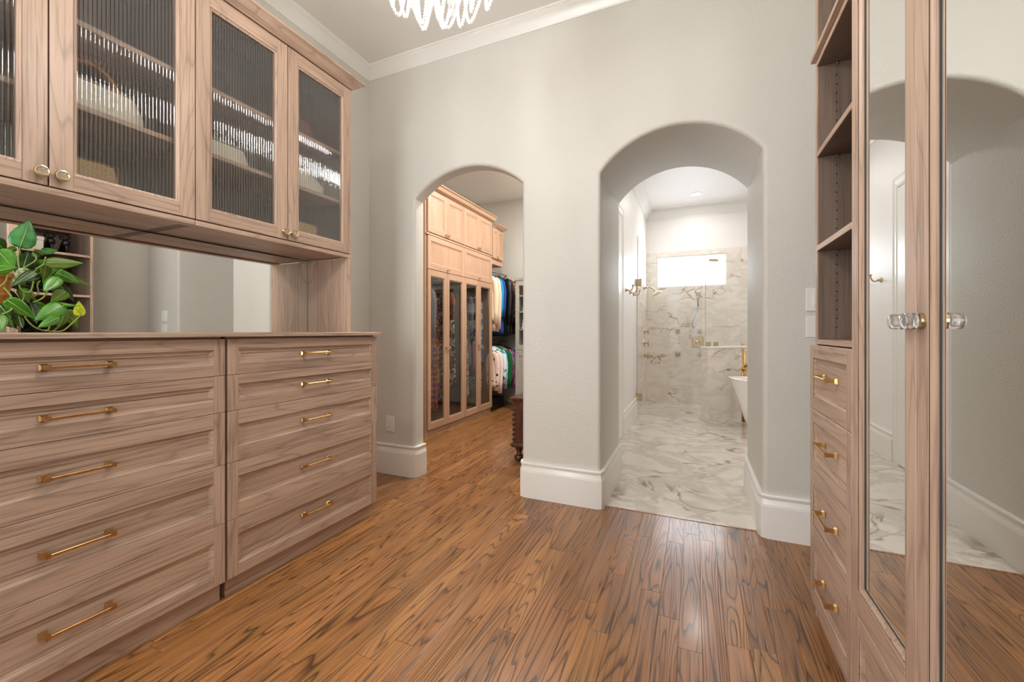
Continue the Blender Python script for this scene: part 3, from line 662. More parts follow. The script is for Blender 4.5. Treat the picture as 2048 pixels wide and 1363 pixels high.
t = thing('mirrored_wardrobe', (.6, 1.04, 0), 'tall wardrobe with mirrored doors and crystal knobs beside the shelf tower', 'wardrobe')
B(.412, .690, .064, XR-.004, 1.398, 2.44).build('body', M['shaded_wood'], t)
B(.418, .692, 0, XR-.004, 1.398, .064).build('plinth', M['wood_y'], t)
for k, (a0, a1) in enumerate(((1.0455,1.3985),(.690,1.0425))):
    d, (g0, g1, h0, h1) = framed(t, 'mirror_door', FR, a0, a1, .2915, 2.43, .044, .06, .066, T=.0185, panel=None, mw=.012, grain='z', depth=.012)
    B(FR.x0+.0125, g0-.001, h0-.001, FR.x0+.0165, g1+.001, h1+.001).build('mirror_glass', M['mirror'], d)
    eb = MB(); FR.rings(eb, [(g0+.0002,g1-.0002,h0+.0002,h1-.0002,-.0105),(g0+.0002,g1-.0002,h0+.0002,h1-.0002,-.0124)]); eb.build('glass_edge', M['mirror_edge'], d)
    R = Matrix(((0,0,-1,0),(1,0,0,0),(0,1,0,0),(0,0,0,1))); T = Matrix.Translation((FR.x0, 1.068 if k == 0 else 1.020, 1.05)) @ R
    kb = MB().lathe([(.0001,0),(.0155,0),(.0155,.007),(.010,.008),(.0001,.0085)], 20, T).build('knob', M['brass_pale'], d, smooth=40)
    MB().lathe([(.0001,.0088),(.011,.0088),(.0150,.010),(.0158,.014),(.0148,.017),(.0152,.024),(.0148,.029),(.011,.032),(.0001,.0325)], 20, T).build('glass_face', M['crystal'], kb, smooth=40)
    framed(t, 'lower_drawer', FR, a0, a1, .064, .290, .050, .05, .05, T=.0185, mw=.013)

# black strappy heels and boxes on the tower shelves
def heel(loc, label, rz=0):
    t = thing('high_heel', loc, label, 'shoe', 'black heels on the open shelves', (0,0,rz))
    def sec(x, z, w_, th): return [(x, w_*cos(2*pi*k/10), z+th*sin(2*pi*k/10)) for k in range(10)]
    MB().loft([sec(-.10,.008,.012,.006),sec(-.07,.009,.036,.008),sec(-.02,.012,.038,.008),sec(.03,.045,.026,.007),(sec(.075,.085,.026,.008)),sec(.11,.095,.024,.008),sec(.118,.095,.008,.005)], True, True, True).build('sole', M['black'], t, smooth=True, loose=True)
    MB().tube([(.10,0,.092),(.103,0,.05),(.108,0,.0)], [.015,.008,.006], 8).build('heel', M['black'], t, smooth=True, loose=True)
    MB().loft([sec(.06,.078,.028,.012),sec(.09,.105,.028,.03),sec(.115,.10,.020,.022)], True, True, True).build('heel_cup', M['black'], t, smooth=True, loose=True)
    for x, z, r in ((-.055,.028,.037),(-.02,.036,.037)): MB().tube([(x, r*cos(pi*k/10), z-.022+.032*sin(pi*k/10)) for k in range(11)], .006, 6).build('strap', M['black'], t, smooth=True, loose=True)
    MB().tube([(.085+.035*cos(2*pi*k/14)-.02, .030*sin(2*pi*k/14), .150+.008*cos(2*pi*k/14)) for k in range(15)], .005, 6).build('strap', M['black'], t, smooth=True, loose=True)
    MB().tube([(.10,.012,.115),(.095,.016,.15)], .004, 6).build('strap', M['black'], t, smooth=True, loose=True)
    return t
for k, (y, z) in enumerate(((1.635,1.677),(1.725,1.677),(1.52,1.340),(1.62,1.340),(1.53,1.0045),(1.63,1.0045))):
    heel((.665, y, z), 'black strappy high heel on the '+('upper','middle','lowest')[k//2]+' open shelf, '+('nearer the mirrored wardrobe','farther from the mirrored wardrobe')[k % 2], pi if k//2 == 0 else 0)
t = thing('shoe_box', (.60,1.50,1.677), 'pale beige shoe box standing beside black heels', 'box')
CB(.52,1.432,1.677,.74,1.575,1.767).build('box_body', M['cream'], t); CB(.517,1.429,1.768,.743,1.578,1.798).build('lid', M['cream'], t)

# ------------------------------------------------------------------ switches and outlet
def plate(name, x, z, w_, h_, label, kind):
    t = thing(name, (x, YB, z), label, 'switch' if kind != 'outlet' else 'outlet')
    MB().cbox(x-w_/2, YB-.006, z-h_/2, x+w_/2, YB-.0002, z+h_/2, c=.0025).build('cover_plate', M['white'], t)
    if kind == 'rocker':
        CB(x-.017, YB-.010, z-.034, x+.017, YB-.0062, z+.034).build('rocker', M['white'], t)
    if kind == 'outlet':
        for dz in (-.020,.020):
            f = MB().lathe([(.0001,0),(.0165,0),(.0165,.002),(.0001,.0021)], 16, Matrix.Translation((x, YB-.0062, z+dz)) @ Matrix.Rotation(pi/2, 4, 'X')).build('socket', M['white'], t)
            for dx in (-.006,.006): B(x+dx-.001, YB-.0088, z+dz-.002, x+dx+.001, YB-.0083, z+dz+.006).build('slot', M['gap'], f)
    for dz in ((-h_/2+.012, h_/2-.012) if kind != 'outlet' else (0,)):
        MB().lathe([(.0001,0),(.003,0),(.0025,.001),(.0001,.0011)], 8, Matrix.Translation((x, YB-.0062, z+dz)) @ Matrix.Rotation(pi/2, 4, 'X')).build('screw', M['chrome'], t)
plate('light_switch', .545, 1.185, .088, .112, 'white rocker light switch on the wall right of the bathroom arch', 'rocker')
plate('blank_cover_plate', .545, 1.054, .088, .104, 'blank white cover plate directly below the light switch', 'blank')
plate('power_outlet', -2.026, .360, .072, .114, 'white double power outlet on the wall left of the closet arch', 'outlet')

# ------------------------------------------------------------------ chandelier
CX, CY = -.76, 1.11
t = thing('chandelier', (CX, CY, ZC), 'beaded crystal chandelier hanging from the ceiling', 'chandelier')
MB().lathe([(.0001,0),(.065,0),(.065,-.012),(.05,-.022),(.012,-.03),(.0001,-.03)], 24, Matrix.Translation((CX,CY,ZC-.0005))).build('canopy', M['chrome'], t, smooth=40)
MB().tube([(CX,CY,ZC-.03),(CX,CY,2.30)], .008, 8).build('stem', M['chrome'], t, smooth=True)
for R_, z in ((.26,2.40),(.16,2.36),(.07,2.33)):
    MB().tube([(CX+R_*cos(2*pi*k/32), CY+R_*sin(2*pi*k/32), z) for k in range(33)], .004, 6).build('ring', M['chrome'], t, smooth=True)
for k in range(6): MB().tube([(CX,CY,2.42),(CX+.26*cos(pi*k/3),CY+.26*sin(pi*k/3),2.40)], .003, 6).build('arm', M['chrome'], t, smooth=True)
bead = MB().ico((0,0,0), .0066, 1)
def strand(pts, step=.0118):
    mb = MB(); acc = 0; prev = Vector(pts[0])
    for p in pts[1:]:
        p = Vector(p); seg = (p-prev).length
        while acc <= seg and seg > 0:
            q_ = prev.lerp(p, acc/seg); mb.add([(v[0]+q_.x, v[1]+q_.y, v[2]+q_.z) for v in bead.v], bead.f); acc += step
        acc -= seg; prev = p
    return mb.build('bead_loop', M['bead'], t, smooth=True)
def ploop(R_, ztop, zbot, a, da, pull, n=22):
    """a loop hanging from two points of a ring, its belly drawn towards the axis"""
    pts = []
    for k in range(n+1):
        s_ = k/n; ang = a+da*(s_-.5); f = sin(pi*s_)**.8; rr = R_*(1-pull*f)
        pts.append((CX+rr*cos(ang), CY+rr*sin(ang), ztop+(zbot-ztop)*f))
    strand(pts)
for k in range(14): ploop(.26, 2.40, 2.14, 2*pi*k/14+.1, .52, .22)
for k in range(12): ploop(.16, 2.36, 2.075+.012*(k % 2), 2*pi*k/12+.3, .60, .18)
for k in range(7): ploop(.07, 2.33, 2.040+.012*(k % 3), 2*pi*k/7, .9, .05)
strand([(CX-.02,CY,2.33),(CX-.02,CY,2.035)])
for k in range(14): ploop(.26, 2.40, 2.52, 2*pi*k/14, .46, .35)
for k in range(4):
    a = pi/4+k*pi/2; p = (CX+.11*cos(a), CY+.11*sin(a), 2.30)
    MB().ico(p, .016, 2).build('bulb', M['lamp'], t, smooth=True)
    l = bpy.data.lights.new('bulb_light', 'POINT'); l.energy = 14.0; l.color = (1,.97,.93); l.shadow_soft_size = .03
    o = bpy.data.objects.new('bulb_light', l); o.location = (p[0], p[1], p[2]+.0); COL.objects.link(o)

# ------------------------------------------------------------------ recessed ceiling lights
def can(x, y, z, power, label, r=.062, col=(1,.965,.92)):
    t = thing('recessed_light', (x,y,z), label, 'ceiling light', 'recessed ceiling lights')
    MB().lathe([(r+.018,0),(r+.018,-.004),(r,-.006),(r-.004,-.001),(r-.004,0)], 24, Matrix.Translation((x,y,z-.0002)), False).build('trim_ring', M['white'], t, smooth=40)
    MB().lathe([(.0001,-.0015),(r-.004,-.0015),(r-.004,-.0025),(.0001,-.0025)], 24, Matrix.Translation((x,y,z))).build('lens', M['lamp'], t)
    l = bpy.data.lights.new('downlight', 'AREA'); l.shape = 'DISK'; l.size = 2*r; l.energy = power; l.color = col
    o = bpy.data.objects.new('downlight', l); o.location = (x,y,z-.01); COL.objects.link(o); return t
can(.03, 5.95, ZB, 7, 'bright recessed light in the ceiling over the shower')
can(.3, 4.3, ZB, 7, 'recessed light in the bathroom ceiling before the shower')
can(1.3, 4.9, ZB, 7, 'recessed light in the bathroom ceiling over the tub')
can(-1.45, 3.3, 2.96, 34, 'recessed light in the closet ceiling near the arch')
can(-1.35, 4.5, 2.96, 34, 'recessed light in the closet ceiling by the wardrobe end')
can(-1.45, .1, ZC, 7, 'added unseen recessed light in the dressing room ceiling over the dresser')  # out of view, added to light the dressing room
can(0, .1, ZC, 7, 'added unseen recessed light in the dressing room ceiling over the mirrored wardrobe')  # second unseen downlight added for the room's brightness

# ------------------------------------------------------------------ closet: wardrobe with glass doors
XW = -2.37; FW = Face(XW, 1)
t = thing('wardrobe', (-2.68, 4.09, 0), 'tall closet wardrobe with glass doors full of dresses', 'wardrobe')
B(-2.99, 3.372, 0, XW-.021, 3.392, 2.44).build('side_panel', M['oakc_z'], t)
B(-2.99, 4.782, 0, XW-.021, 4.800, 2.44).build('side_panel', M['oakc_z'], t)
B(-2.99, 3.392, 0, -2.975, 4.782, 2.44).build('back_panel', M['shaded_wood'], t)
B(-2.975, 4.088, .08, XW-.022, 4.102, 2.44).build('partition', M['shaded_wood'], t)
for y0, y1 in ((3.392,4.088),(4.102,4.782)):
    for z in (.066, 1.648, 1.992, 2.418): B(-2.975, y0, z, XW-.022, y1, z+.018).build('shelf', M['shaded_wood'], t)
B(-2.975, 3.392, 0, XW-.022, 4.782, .064).build('plinth', M['wood_y'], t)
CB(XW-.02, 3.376, 1.984, XW-.004, 4.80, 2.003).build('rail_strip', M['oakc_y'], t)
seams = [3.394, 3.735, 4.095, 4.447, 4.800]
for k in range(4):
    a0, a1 = seams[k]+.0015, seams[k+1]-.0015
    d, (g0,g1,h0,h1) = framed(t, 'glass_door', FW, a0, a1, .066, 1.643, .045, .062, .062, T=.02, wood='oakc', panel=None, mw=.010, grain='z')
    B(XW-.014, g0-.002, h0-.002, XW-.010, g1+.002, h1+.002).build('glass', M['reed_far'], d)
    knob(d, FW, a1-.022 if k % 2 == 0 else a0+.022, .865, .016, .026)
    d, _ = framed(t, 'top_door', FW, a0, a1, 2.010, 2.432, .048, .05, .055, T=.02, wood='oakc', grain='z', mw=.014)
    knob(d, FW, a1-.022 if k % 2 == 0 else a0+.022, 2.038, .015, .025)
for a0, a1 in ((seams[0], seams[2]), (seams[2], seams[4])):
    d, _ = framed(t, 'flap_door', FW, a0+.0015, a1-.0015, 1.648, 1.977, .048, .05, .055, T=.02, wood='oakc', grain='z', mw=.014)
    knob(d, FW, (a0+a1)/2, 1.675, .015, .025)
zc = 2.436
mb = MB().sweep([(o, z-2.437+zc+(.02 if i > 4 and i < 9 else 0)) for i, (o, z) in enumerate(WCR[:9])]+[(0, zc+.066)], [(-2.99,3.374),(XW,3.374),(XW,4.80),(-2.99,4.80)], -1)
mb.build('cornice', M['oakc_y'], t, smooth=25)
MB().tube([(-2.635,3.395,1.60),(-2.635,4.086,1.60)], .012, 10).build('clothes_rail', M['chrome'], t, smooth=True)
MB().tube([(-2.635,4.104,1.60),(-2.635,4.780,1.60)], .012, 10).build('clothes_rail', M['chrome'], t, smooth=True)

# hanging unit beside it
t = thing('closet_cabinet', (-2.7, 5.0, 1.905), 'small wooden wall cabinet over the hanging clothes past the glass wardrobe', 'cabinet')
FH = Face(-2.37, 1)
B(-2.99, 4.815, 1.955, -2.392, 5.14, 2.385).build('cabinet_box', M['oakc_z'], t)
for a0, a1 in ((4.818,4.978),(4.981,5.14)):
    d, _ = framed(t, 'door', FH, a0, a1, 1.985, 2.375, .042, .045, .05, T=.02, wood='oakc', grain='z')
    knob(d, FH, a1-.02 if a0 < 4.9 else a0+.02, 2.01, .014, .024)
CB(-2.99, 4.815, 1.905, -2.38, 5.14, 1.954).build('bottom_board', M['oakc_y'], t)
MB().sweep([(o*.9, z-2.437+2.385) for o, z in WCR], [(-2.37,4.865),(-2.37,5.14),(-2.99,5.14)], -1).build('cornice', M['oakc_y'], t, smooth=25)
for z, w in ((1.855,'upper'), (.90,'lower')): tag(MB().tube([(-2.53,4.803,z),(-2.53,5.598,z)], .013, 10).build('clothes_rail', M['chrome'], None, True, origin=(-2.53,5.2,z)), 'steel '+w+' clothes rail past the glass wardrobe', 'clothes rail')
t = thing('shoe_rack', (-2.7, 5.06, 0), 'low black shoe rack under the hanging blouses', 'shoe rack')
B(-2.98, 4.83, .0, -2.40, 5.22, .15).build('shelf', M['black'], t)
B(-2.98, 4.83, .16, -2.96, 5.30, .28).build('back', M['black'], t)

# clothes
def cloth(name, cols, scale=9, kind='voronoi'):
    m, nt, b, N, L = new_mat(name); tc = N('ShaderNodeTexCoord'); b.inputs['Roughness'].default_value = .85
    if len(cols) == 1:
        b.inputs['Base Color'].default_value = srgb(*cols[0]); n = N('ShaderNodeTexNoise'); n.inputs['Scale'].default_value = 250; L(tc.outputs['Object'], n.inputs['Vector'])
        bp = N('ShaderNodeBump'); bp.inputs['Strength'].default_value = .2; bp.inputs['Distance'].default_value = .001; L(n.outputs[0], bp.inputs['Height']); L(bp.outputs[0], b.inputs['Normal']); return m
    n = N('ShaderNodeTexNoise'); n.inputs['Scale'].default_value = scale; n.inputs['Detail'].default_value = 1.5; n.inputs['Distortion'].default_value = 1.0
    if kind == 'stripe':
        n = N('ShaderNodeTexWave'); n.bands_direction = 'Z'; n.inputs['Scale'].default_value = scale; n.inputs['Distortion'].default_value = 3
    L(tc.outputs['Object'], n.inputs['Vector']); r = N('ShaderNodeValToRGB'); r.color_ramp.interpolation = 'CONSTANT'
    k = len(cols); e = r.color_ramp.elements; lo, hi = (.30, .70) if kind != 'stripe' else (0, 1)
    e[0].position = 0; e[0].color = srgb(*cols[0]); e[1].position = lo+(hi-lo)/k; e[1].color = srgb(*cols[1])
    for i in range(2, k): x = e.new(lo+(hi-lo)*i/k); x.color = srgb(*cols[i])
    L(n.outputs[0], r.inputs['Fac']); L(r.outputs[0], b.inputs['Base Color']); return m
hang = plain('grey_velvet_hanger', srgb(60,58,58), .8)
def garment(y, x, zr, length, half, mat, label, group, sleeve=.55, flare=1.1, thick=.035, puff=1.0, name='shirt', smat=None, collar=None):
    """one piece of clothing on a hanger; the rail runs along Y, the garment lies across it"""
    t = thing(name, (x, y, zr), label, 'clothing', group)
    zs = zr-.075; rnd = (y*37.7) % 6
    MB().tube([(x, y, zr+.014+.0), (x+.012, y, zr+.026), (x, y, zr+.034), (x-.014, y, zr+.026), (x-.012, y, zr-.02), (x, y, zr-.045)], .0022, 6).build('hanger_hook', M['chrome'], t, smooth=True)
    MB().tube([(x-half*.9, y, zs-.075), (x-half*.5, y, zs-.025), (x, y, zr-.045), (x+half*.5, y, zs-.025), (x+half*.9, y, zs-.075)], .005, 6).build('hanger', hang, t, smooth=True)
    rings = []; nz = 12
    for k in range(nz+1):
        f = k/nz; z = zs-f*length if k else zs+.012
        w_ = half*(.30 if k == 0 else (.86 if k == 1 else .92+(flare-.92)*f)); th = thick*(.5 if k == 0 else (.8+.5*f))
        if k == 1: z = zs-.05
        ring = []
        for i in range(28):
            a = 2*pi*i/28; ca, sa = cos(a), sin(a)
            wob = .006*f*sin(5*a+rnd+2*f)+.004*f*sin(9*a+rnd*2)
            ring.append((x+w_*math.copysign(abs(ca)**.7, ca)+wob*ca, y+(th*sa+wob*1.6*math.copysign(1, sa)), z+.012*f*sin(3*a+rnd)))
        rings.append(ring)
    MB().loft(rings, True, True, True).build('body', mat, t, smooth=True)
    if sleeve:
        for e in (-1, 1):
            p0 = Vector((x+e*half*.80, y, zs-.055)); pts = [p0, p0+Vector((e*.035, -.004, -.05)), p0+Vector((e*.055, -.010, -.18*sleeve/.55)), p0+Vector((e*.050, -.014, -.40*sleeve/.55)), p0+Vector((e*.045, -.012, -.55*sleeve/.55))]
            sl = MB().tube(pts, [.034*puff,.040*puff,.040*puff,.036*puff,.032], 12); sl.v = [(v[0], y+(v[1]-y)*.42, v[2]) for v in sl.v]; sl.build('sleeve', smat or mat, t, smooth=True)
    if collar: MB().tube([(x+half*.42*cos(2*pi*k/16), y+.026*sin(2*pi*k/16), zs-.005+.02*cos(4*pi*k/16)) for k in range(17)], .016, 8).build('collar', collar, t, smooth=True)
    return t
G1 = 'dresses behind the glass doors'
C_ = cloth
DR = [(3.47,C_('blue_green_print',[(60,120,200),(90,170,90),(70,140,210)],4),.66,'blue and green printed top behind the first glass door',.3),
 (3.535,C_('olive_cloth',[(140,150,80)]),.95,'olive dress behind the first glass door',0),
 (3.60,C_('lavender_grey',[(128,124,142)]),.85,'lavender grey blouse behind the first glass door',.5),
 (3.66,C_('red_stripe',[(200,50,50),(60,110,200),(40,130,70),(220,120,40)],5,'stripe'),1.32,'long red dress with blue and green stripes behind glass',.0),
 (3.80,C_('black_gold',[(30,28,30),(206,190,150),(40,36,40),(226,220,206)],18),.80,'black, gold and white print blouse behind the second glass door',.5),
 (3.87,C_('navy_ivory',[(50,56,84),(210,204,186),(70,66,80),(180,160,120)],16),1.25,'long navy and ivory print dress behind the second glass door',0),
 (3.96,C_('rust_cloth',[(150,80,50),(90,50,40)],10),.9,'rust brown dress behind the second glass door',.3),
 (4.17,C_('orange_floral',[(214,90,60),(236,140,130),(120,40,60),(240,210,190)],14),.62,'orange and pink floral blouse behind the third glass door',.4),
 (4.24,C_('red_pink',[(196,60,70),(220,110,110)],9),.95,'red and pink dress behind the third glass door',0),
 (4.32,C_('camo_beige',[(190,172,140),(120,110,90),(214,206,190),(90,84,74)],13),1.30,'long beige camouflage print dress behind the third glass door',0),
 (4.52,C_('grey_blue_print',[(150,160,184),(210,214,224),(110,120,150)],15),.62,'pale grey-blue print blouse behind the fourth glass door',.45),
 (4.59,C_('pink_cloth',[(216,150,176)]),1.0,'pink dress behind the fourth glass door',0),
 (4.67,C_('silver_snake',[(130,136,150),(190,196,206),(80,86,100)],20),1.28,'long silver grey print dress behind the fourth glass door',0)]
DR += [(3.72,C_('amber_print',[(214,130,50),(180,60,40),(230,180,90)],9),1.15,'amber and red print dress behind the first glass door',0),
 (4.04,C_('sand_print',[(196,176,140),(60,54,60),(222,210,186)],16),1.1,'sand and black print dress behind the second glass door',0),
 (4.40,C_('smoke_cloth',[(120,118,124)]),.95,'smoke grey blouse behind the third glass door',.4),
 (4.74,C_('denim_print',[(110,128,160),(196,204,216)],14),.9,'denim blue print dress behind the fourth glass door',0)]
for y, m_, ln, lab, sl in DR: garment(y, -2.635, 1.60, ln, .168, m_, lab, G1, sl, 1.15 if ln > .9 else 1.05, .016, name='dress')
G2 = 'jackets on the upper rail'
UP = [(4.86,C_('cream_knit',[(246,226,196)]),.62,'cream long-sleeved cardigan on the upper rail',.60,1),(4.922,C_('blush_fringe',[(238,208,188)]),.74,'blush pink jacket with frayed hem on the upper rail',.66,1),
 (4.983,C_('turquoise',[(30,150,200)]),.72,'turquoise jacket on the upper rail',.5,1),(5.045,C_('royal_blue',[(36,72,150)]),.78,'royal blue jacket on the upper rail',.5,1),
 (5.12,M['black'],.80,'black puffer jacket with brown fur collar on the upper rail',.6,1.35),(5.22,C_('dark_brown',[(52,44,42)]),.79,'dark brown jacket on the upper rail',.58,1.2),
 (5.31,C_('leopard',[(196,130,70),(40,28,22),(210,150,90)],30),.6,'leopard print jacket on the upper rail',.55,1.1),(5.40,C_('black_wool',[(28,26,30)]),.78,'plain black coat on the upper rail',.55,1.1)]
fur = C_('brown_fur',[(150,104,64),(96,62,38)],60)
for y, m_, ln, lab, sl, pf in UP: garment(y, -2.53, 1.855, ln, {4.86:.165,4.922:.185,4.983:.19,5.045:.20,5.12:.255,5.22:.25,5.31:.235,5.40:.25}[y], m_, lab, G2, sl, 1.05, .015, pf, 'jacket', collar=fur if 'fur' in lab else None)
G3 = 'blouses on the lower rail'
LO = [(4.85,C_('blush_spot',[(246,220,204),(246,220,204),(246,220,204),(40,34,34)],9),.52,'blush blouse with black spots on the lower rail',.50),(4.926,C_('pale_pink',[(244,222,216)]),.56,'pale pink blouse on the lower rail',.54),
 (4.99,C_('white_teal',[(226,240,244),(226,240,244),(40,150,140)],8),.42,'white blouse with teal flowers on the lower rail',.42),(5.06,C_('periwinkle',[(168,176,226),(214,218,240)],10),.52,'periwinkle blue print blouse on the lower rail',.5),
 (5.14,C_('emerald',[(20,130,70)]),.42,'emerald green satin blouse on the lower rail',.48),(5.22,C_('sky_multi',[(140,190,220),(220,120,120),(240,200,150)],10),.46,'sky blue and coral print blouse on the lower rail',.4),
 (5.30,C_('violet_multi',[(150,80,150),(200,120,170),(90,60,110)],12),.50,'violet print blouse on the lower rail',.5),(5.38,C_('teal_wine',[(40,100,120),(110,40,60),(60,60,90)],12),.50,'dark teal and wine print blouse on the lower rail',.5)]
for y, m_, ln, lab, sl in LO: garment(y, -2.52, .90, ln, {4.85:.18,4.926:.195,4.99:.22,5.06:.21,5.14:.24,5.22:.235,5.30:.235,5.38:.24}[y], m_, lab, G3, sl, 1.05, .015, 1.15 if 'teal flowers' in lab or 'emerald' in lab else 1, 'blouse')

# grey display cabinet at the end of the closet
t = thing('display_cabinet', (-1.75, 5.2, 0), 'grey painted display cabinet with glass doors in the closet', 'cabinet')
x0, x1, yf, yk = -2.13, -1.35, 5.0, 5.42
for a, b_ in ((x0, x0+.02), (x1-.02, x1)): B(a, yf+.02, 0, b_, yk, 1.70).build('side_panel', M['grey_paint'], t)
B(x0+.02, yk-.015, 0, x1-.02, yk, 1.70).build('back_panel', M['grey_paint'], t)
CB(x0-.015, yf-.01, 1.70, x1+.015, yk, 1.735).build('top', M['grey_paint'], t)
for z in (.06, .80, 1.05, 1.28, 1.49): B(x0+.02, yf+.03, z, x1-.02, yk-.015, z+.016).build('shelf', M['grey_paint'], t)
xm = (x0+x1)/2
for a, b_ in ((x0, xm-.001), (xm+.001, x1)):
    d = MB().box(a, yf, .80, a+.05, yf+.02, 1.70).box(b_-.05, yf, .80, b_, yf+.02, 1.70).box(a+.05, yf, .80, b_-.05, yf+.02, .86).box(a+.05, yf, 1.63, b_-.05, yf+.02, 1.70).build('glass_door', M['grey_paint'], t)
    B(a+.05, yf+.009, .86, b_-.05, yf+.012, 1.63).build('pane', M['glass'], d)
    d = MB().box(a, yf, .06, a+.05, yf+.02, .796).box(b_-.05, yf, .06, b_, yf+.02, .796).box(a+.05, yf, .06, b_-.05, yf+.02, .13).box(a+.05, yf, .72, b_-.05, yf+.02, .796).box(a+.05, yf+.008, .13, b_-.05, yf+.014, .72).build('panel_door', M['grey_paint'], t)
for a in range(3): B(x0+.09+.09*a, yf-.001, .13, x0+.093+.09*a, yf+.008, .72).build('bead', M['grey_paint'], t)
for x in (x0+.03, x1-.03): CB(x-.02, yf+.03, 0, x+.02, yf+.07, .06).build('foot', M['grey_paint'], t)
wh = C_('white_linen', [(236,234,228)])
for k, (x, z) in enumerate(((-1.98,.816),(-1.98,1.066),(-1.97,1.296),(-1.66,.816),(-1.66,1.066))):
    t = thing('folded_linen' if k != 0 else 'white_hat', (x, 5.2, z), ['white brimmed hat on the low shelf of the grey display cabinet','stack of folded white linen on the middle shelf of the display cabinet','folded white linen on the upper shelf of the display cabinet','low pile of folded linen beside the white hat','pile of folded linen beside the white linen stack'][k], 'hat' if k == 0 else 'linen')
    if k == 0:
        MB().lathe([(.0001,.0),(.12,.0),(.125,.006),(.075,.012),(.07,.06),(.055,.085),(.0001,.09)], 20, Matrix.Translation((x,5.17,z+.0005))).build('hat_body', wh, t, smooth=40)
        MB().lathe([(.0735,.016),(.0725,.034)], 20, Matrix.Translation((x,5.17,z+.0005)), False).build('band', M['black'], t)
    else:
        for j in range(4): MB().cbox(x-.10+.004*j, 5.08, z+.001+j*.031, x+.11-.003*j, 5.32, z+.030+j*.031, c=.010).build('fold', wh, t, smooth=30)

# carved dark chest on bun feet
t = thing('carved_chest', (-1.06, 3.62, 0), 'dark carved wooden chest on bun feet just inside the closet', 'chest')
x0, x1, y0, y1 = -1.315, -.80, 3.045, 4.20
B(x0, y0, .14, x1, y1, .47).build('body', M['chest'], t)
MB().loft([[(x0-e, y0-e, z), (x1+.0, y0-e, z), (x1+.0, y1+e, z), (x0-e, y1+e, z)] for e, z in ((0,.47),(.012,.474),(.012,.482),(.024,.490),(.026,.505),(.018,.512))], True, True, True).build('lid', M['chest'], t)
MB().loft([[(x0-e, y0-e, z), (x1, y0-e, z), (x1, y1+e, z), (x0-e, y1+e, z)] for e, z in ((0,.15),(.010,.148),(.018,.140),(.020,.128),(.012,.120),(.004,.112))], True, True, True).build('base_moulding', M['chest'], t)
for y in (y0, y1):
    pts = [(x0+.004+.006*cos(k*1.2), y+.004+.006*sin(k*1.2), .152+.0075*k) for k in range(43)]
    MB().tube(pts, .010, 8).build('rope_pilaster', M['chest'], t, smooth=True)
for x in (x0+.035, x1-.05):
    for y in (y0+.035, y1-.035):
        MB().lathe([(.0001,0),(.022,0),(.036,.012),(.040,.028),(.034,.044),(.018,.052),(.016,.060),(.022,.066),(.020,.078),(.032,.100),(.036,.112),(.0001,.112)], 20, Matrix.Translation((x,y,0.0005))).build('bun_foot', M['chest'], t, smooth=35)
for k in range(4): CB(x0+.06+.11*k, y0-.008, .19, x0+.14+.11*k, y0, .42, c=.004).build('carved_panel', M['chest'], t)

# ------------------------------------------------------------------ bathroom fittings
def brass_hook(y, z, w):
    t = thing('robe_hook', (-.655, y, z), 'brass robe hook '+w+' on the bathroom wall', 'hook', 'brass robe hooks')
    MB().lathe([(.0001,0),(.022,0),(.020,.006),(.011,.014),(.008,.022),(.0001,.022)], 14, Matrix.Translation((-.6548,y,z)) @ Matrix.Rotation(pi/2, 4, 'Y')).build('rose', M['brass_pale'], t, smooth=40)
    MB().tube([(-.635,y,z),(-.615,y,z-.012),(-.595,y,z-.004),(-.583,y,z+.022),(-.580,y,z+.045)], [.007,.007,.006,.006,.008], 8).build('arm', M['brass_pale'], t, smooth=True)
    MB().lathe([(.0001,0),(.014,0),(.015,.004),(.0001,.006)], 12, Matrix.Translation((-.580,y,z+.0455))).build('finial', M['brass_pale'], t, smooth=40)
for y, w in ((4.50,'nearest the door casing'), (4.80,'between two others'), (5.10,'nearest the shower door')): brass_hook(y, 1.47, w)
# shower screen
t = thing('shower_door', (-.28, 5.375, 0), 'frameless glass shower door on brass hinges', 'shower door')
B(-.640, 5.370, .012, .085, 5.380, 1.865).build('glass', M['glass'], t)
edge = plain('glass_green_edge', srgb(196,212,204), .15)
B(-.640, 5.3695, 1.8652, .085, 5.3805, 1.868).build('glass_edge', edge, t); B(.0852, 5.3695, .012, .0875, 5.3805, 1.868).build('glass_edge', edge, t)
for z in (.22, 1.64): CB(-.654, 5.360, z-.045, -.585, 5.390, z+.045).build('hinge', M['brass_pale'], t)
CB(.045, 5.345, .72, .055, 5.405, .90).build('handle', M['chrome'], t)
t = thing('knee_wall', (.3, 5.45, 0), 'low marble-clad wall at an angle beside the shower door', 'wall', rot=(0,0,radians(42)))
KW = t
MB().box(-.245, -.052, 0, .75, .052, .84).build('marble_body', M['marble_wall'], t, loose=True)
MB().cbox(-.255, -.060, .84, .75, .060, .862, c=.003).build('cap', M['porcelain'], t, loose=True)
t = thing('fixed_glass_panel', (.3, 5.45, .862), 'fixed glass panel standing on the low marble wall', 'glass panel', rot=(0,0,radians(42)))
MB().box(-.23, -.005, .002, .75, .005, 1.0).build('glass', M['glass'], t, loose=True)
MB().box(-.23, -.0055, 1.0002, .75, .0055, 1.003).build('glass_edge', edge, t, loose=True); MB().box(-.233, -.0055, .002, -.2302, .0055, 1.003).build('glass_edge', edge, t, loose=True)
for x in (-.19, -.08): MB().cbox(x-.022, -.014, .0005, x+.022, .014, .05, c=.002).build('clamp', M['brass_pale'], t, loose=True)
MB().cbox(-.17, -.016, .985, -.06, .016, 1.012, c=.002).build('clamp', M['brass_pale'], t, loose=True)
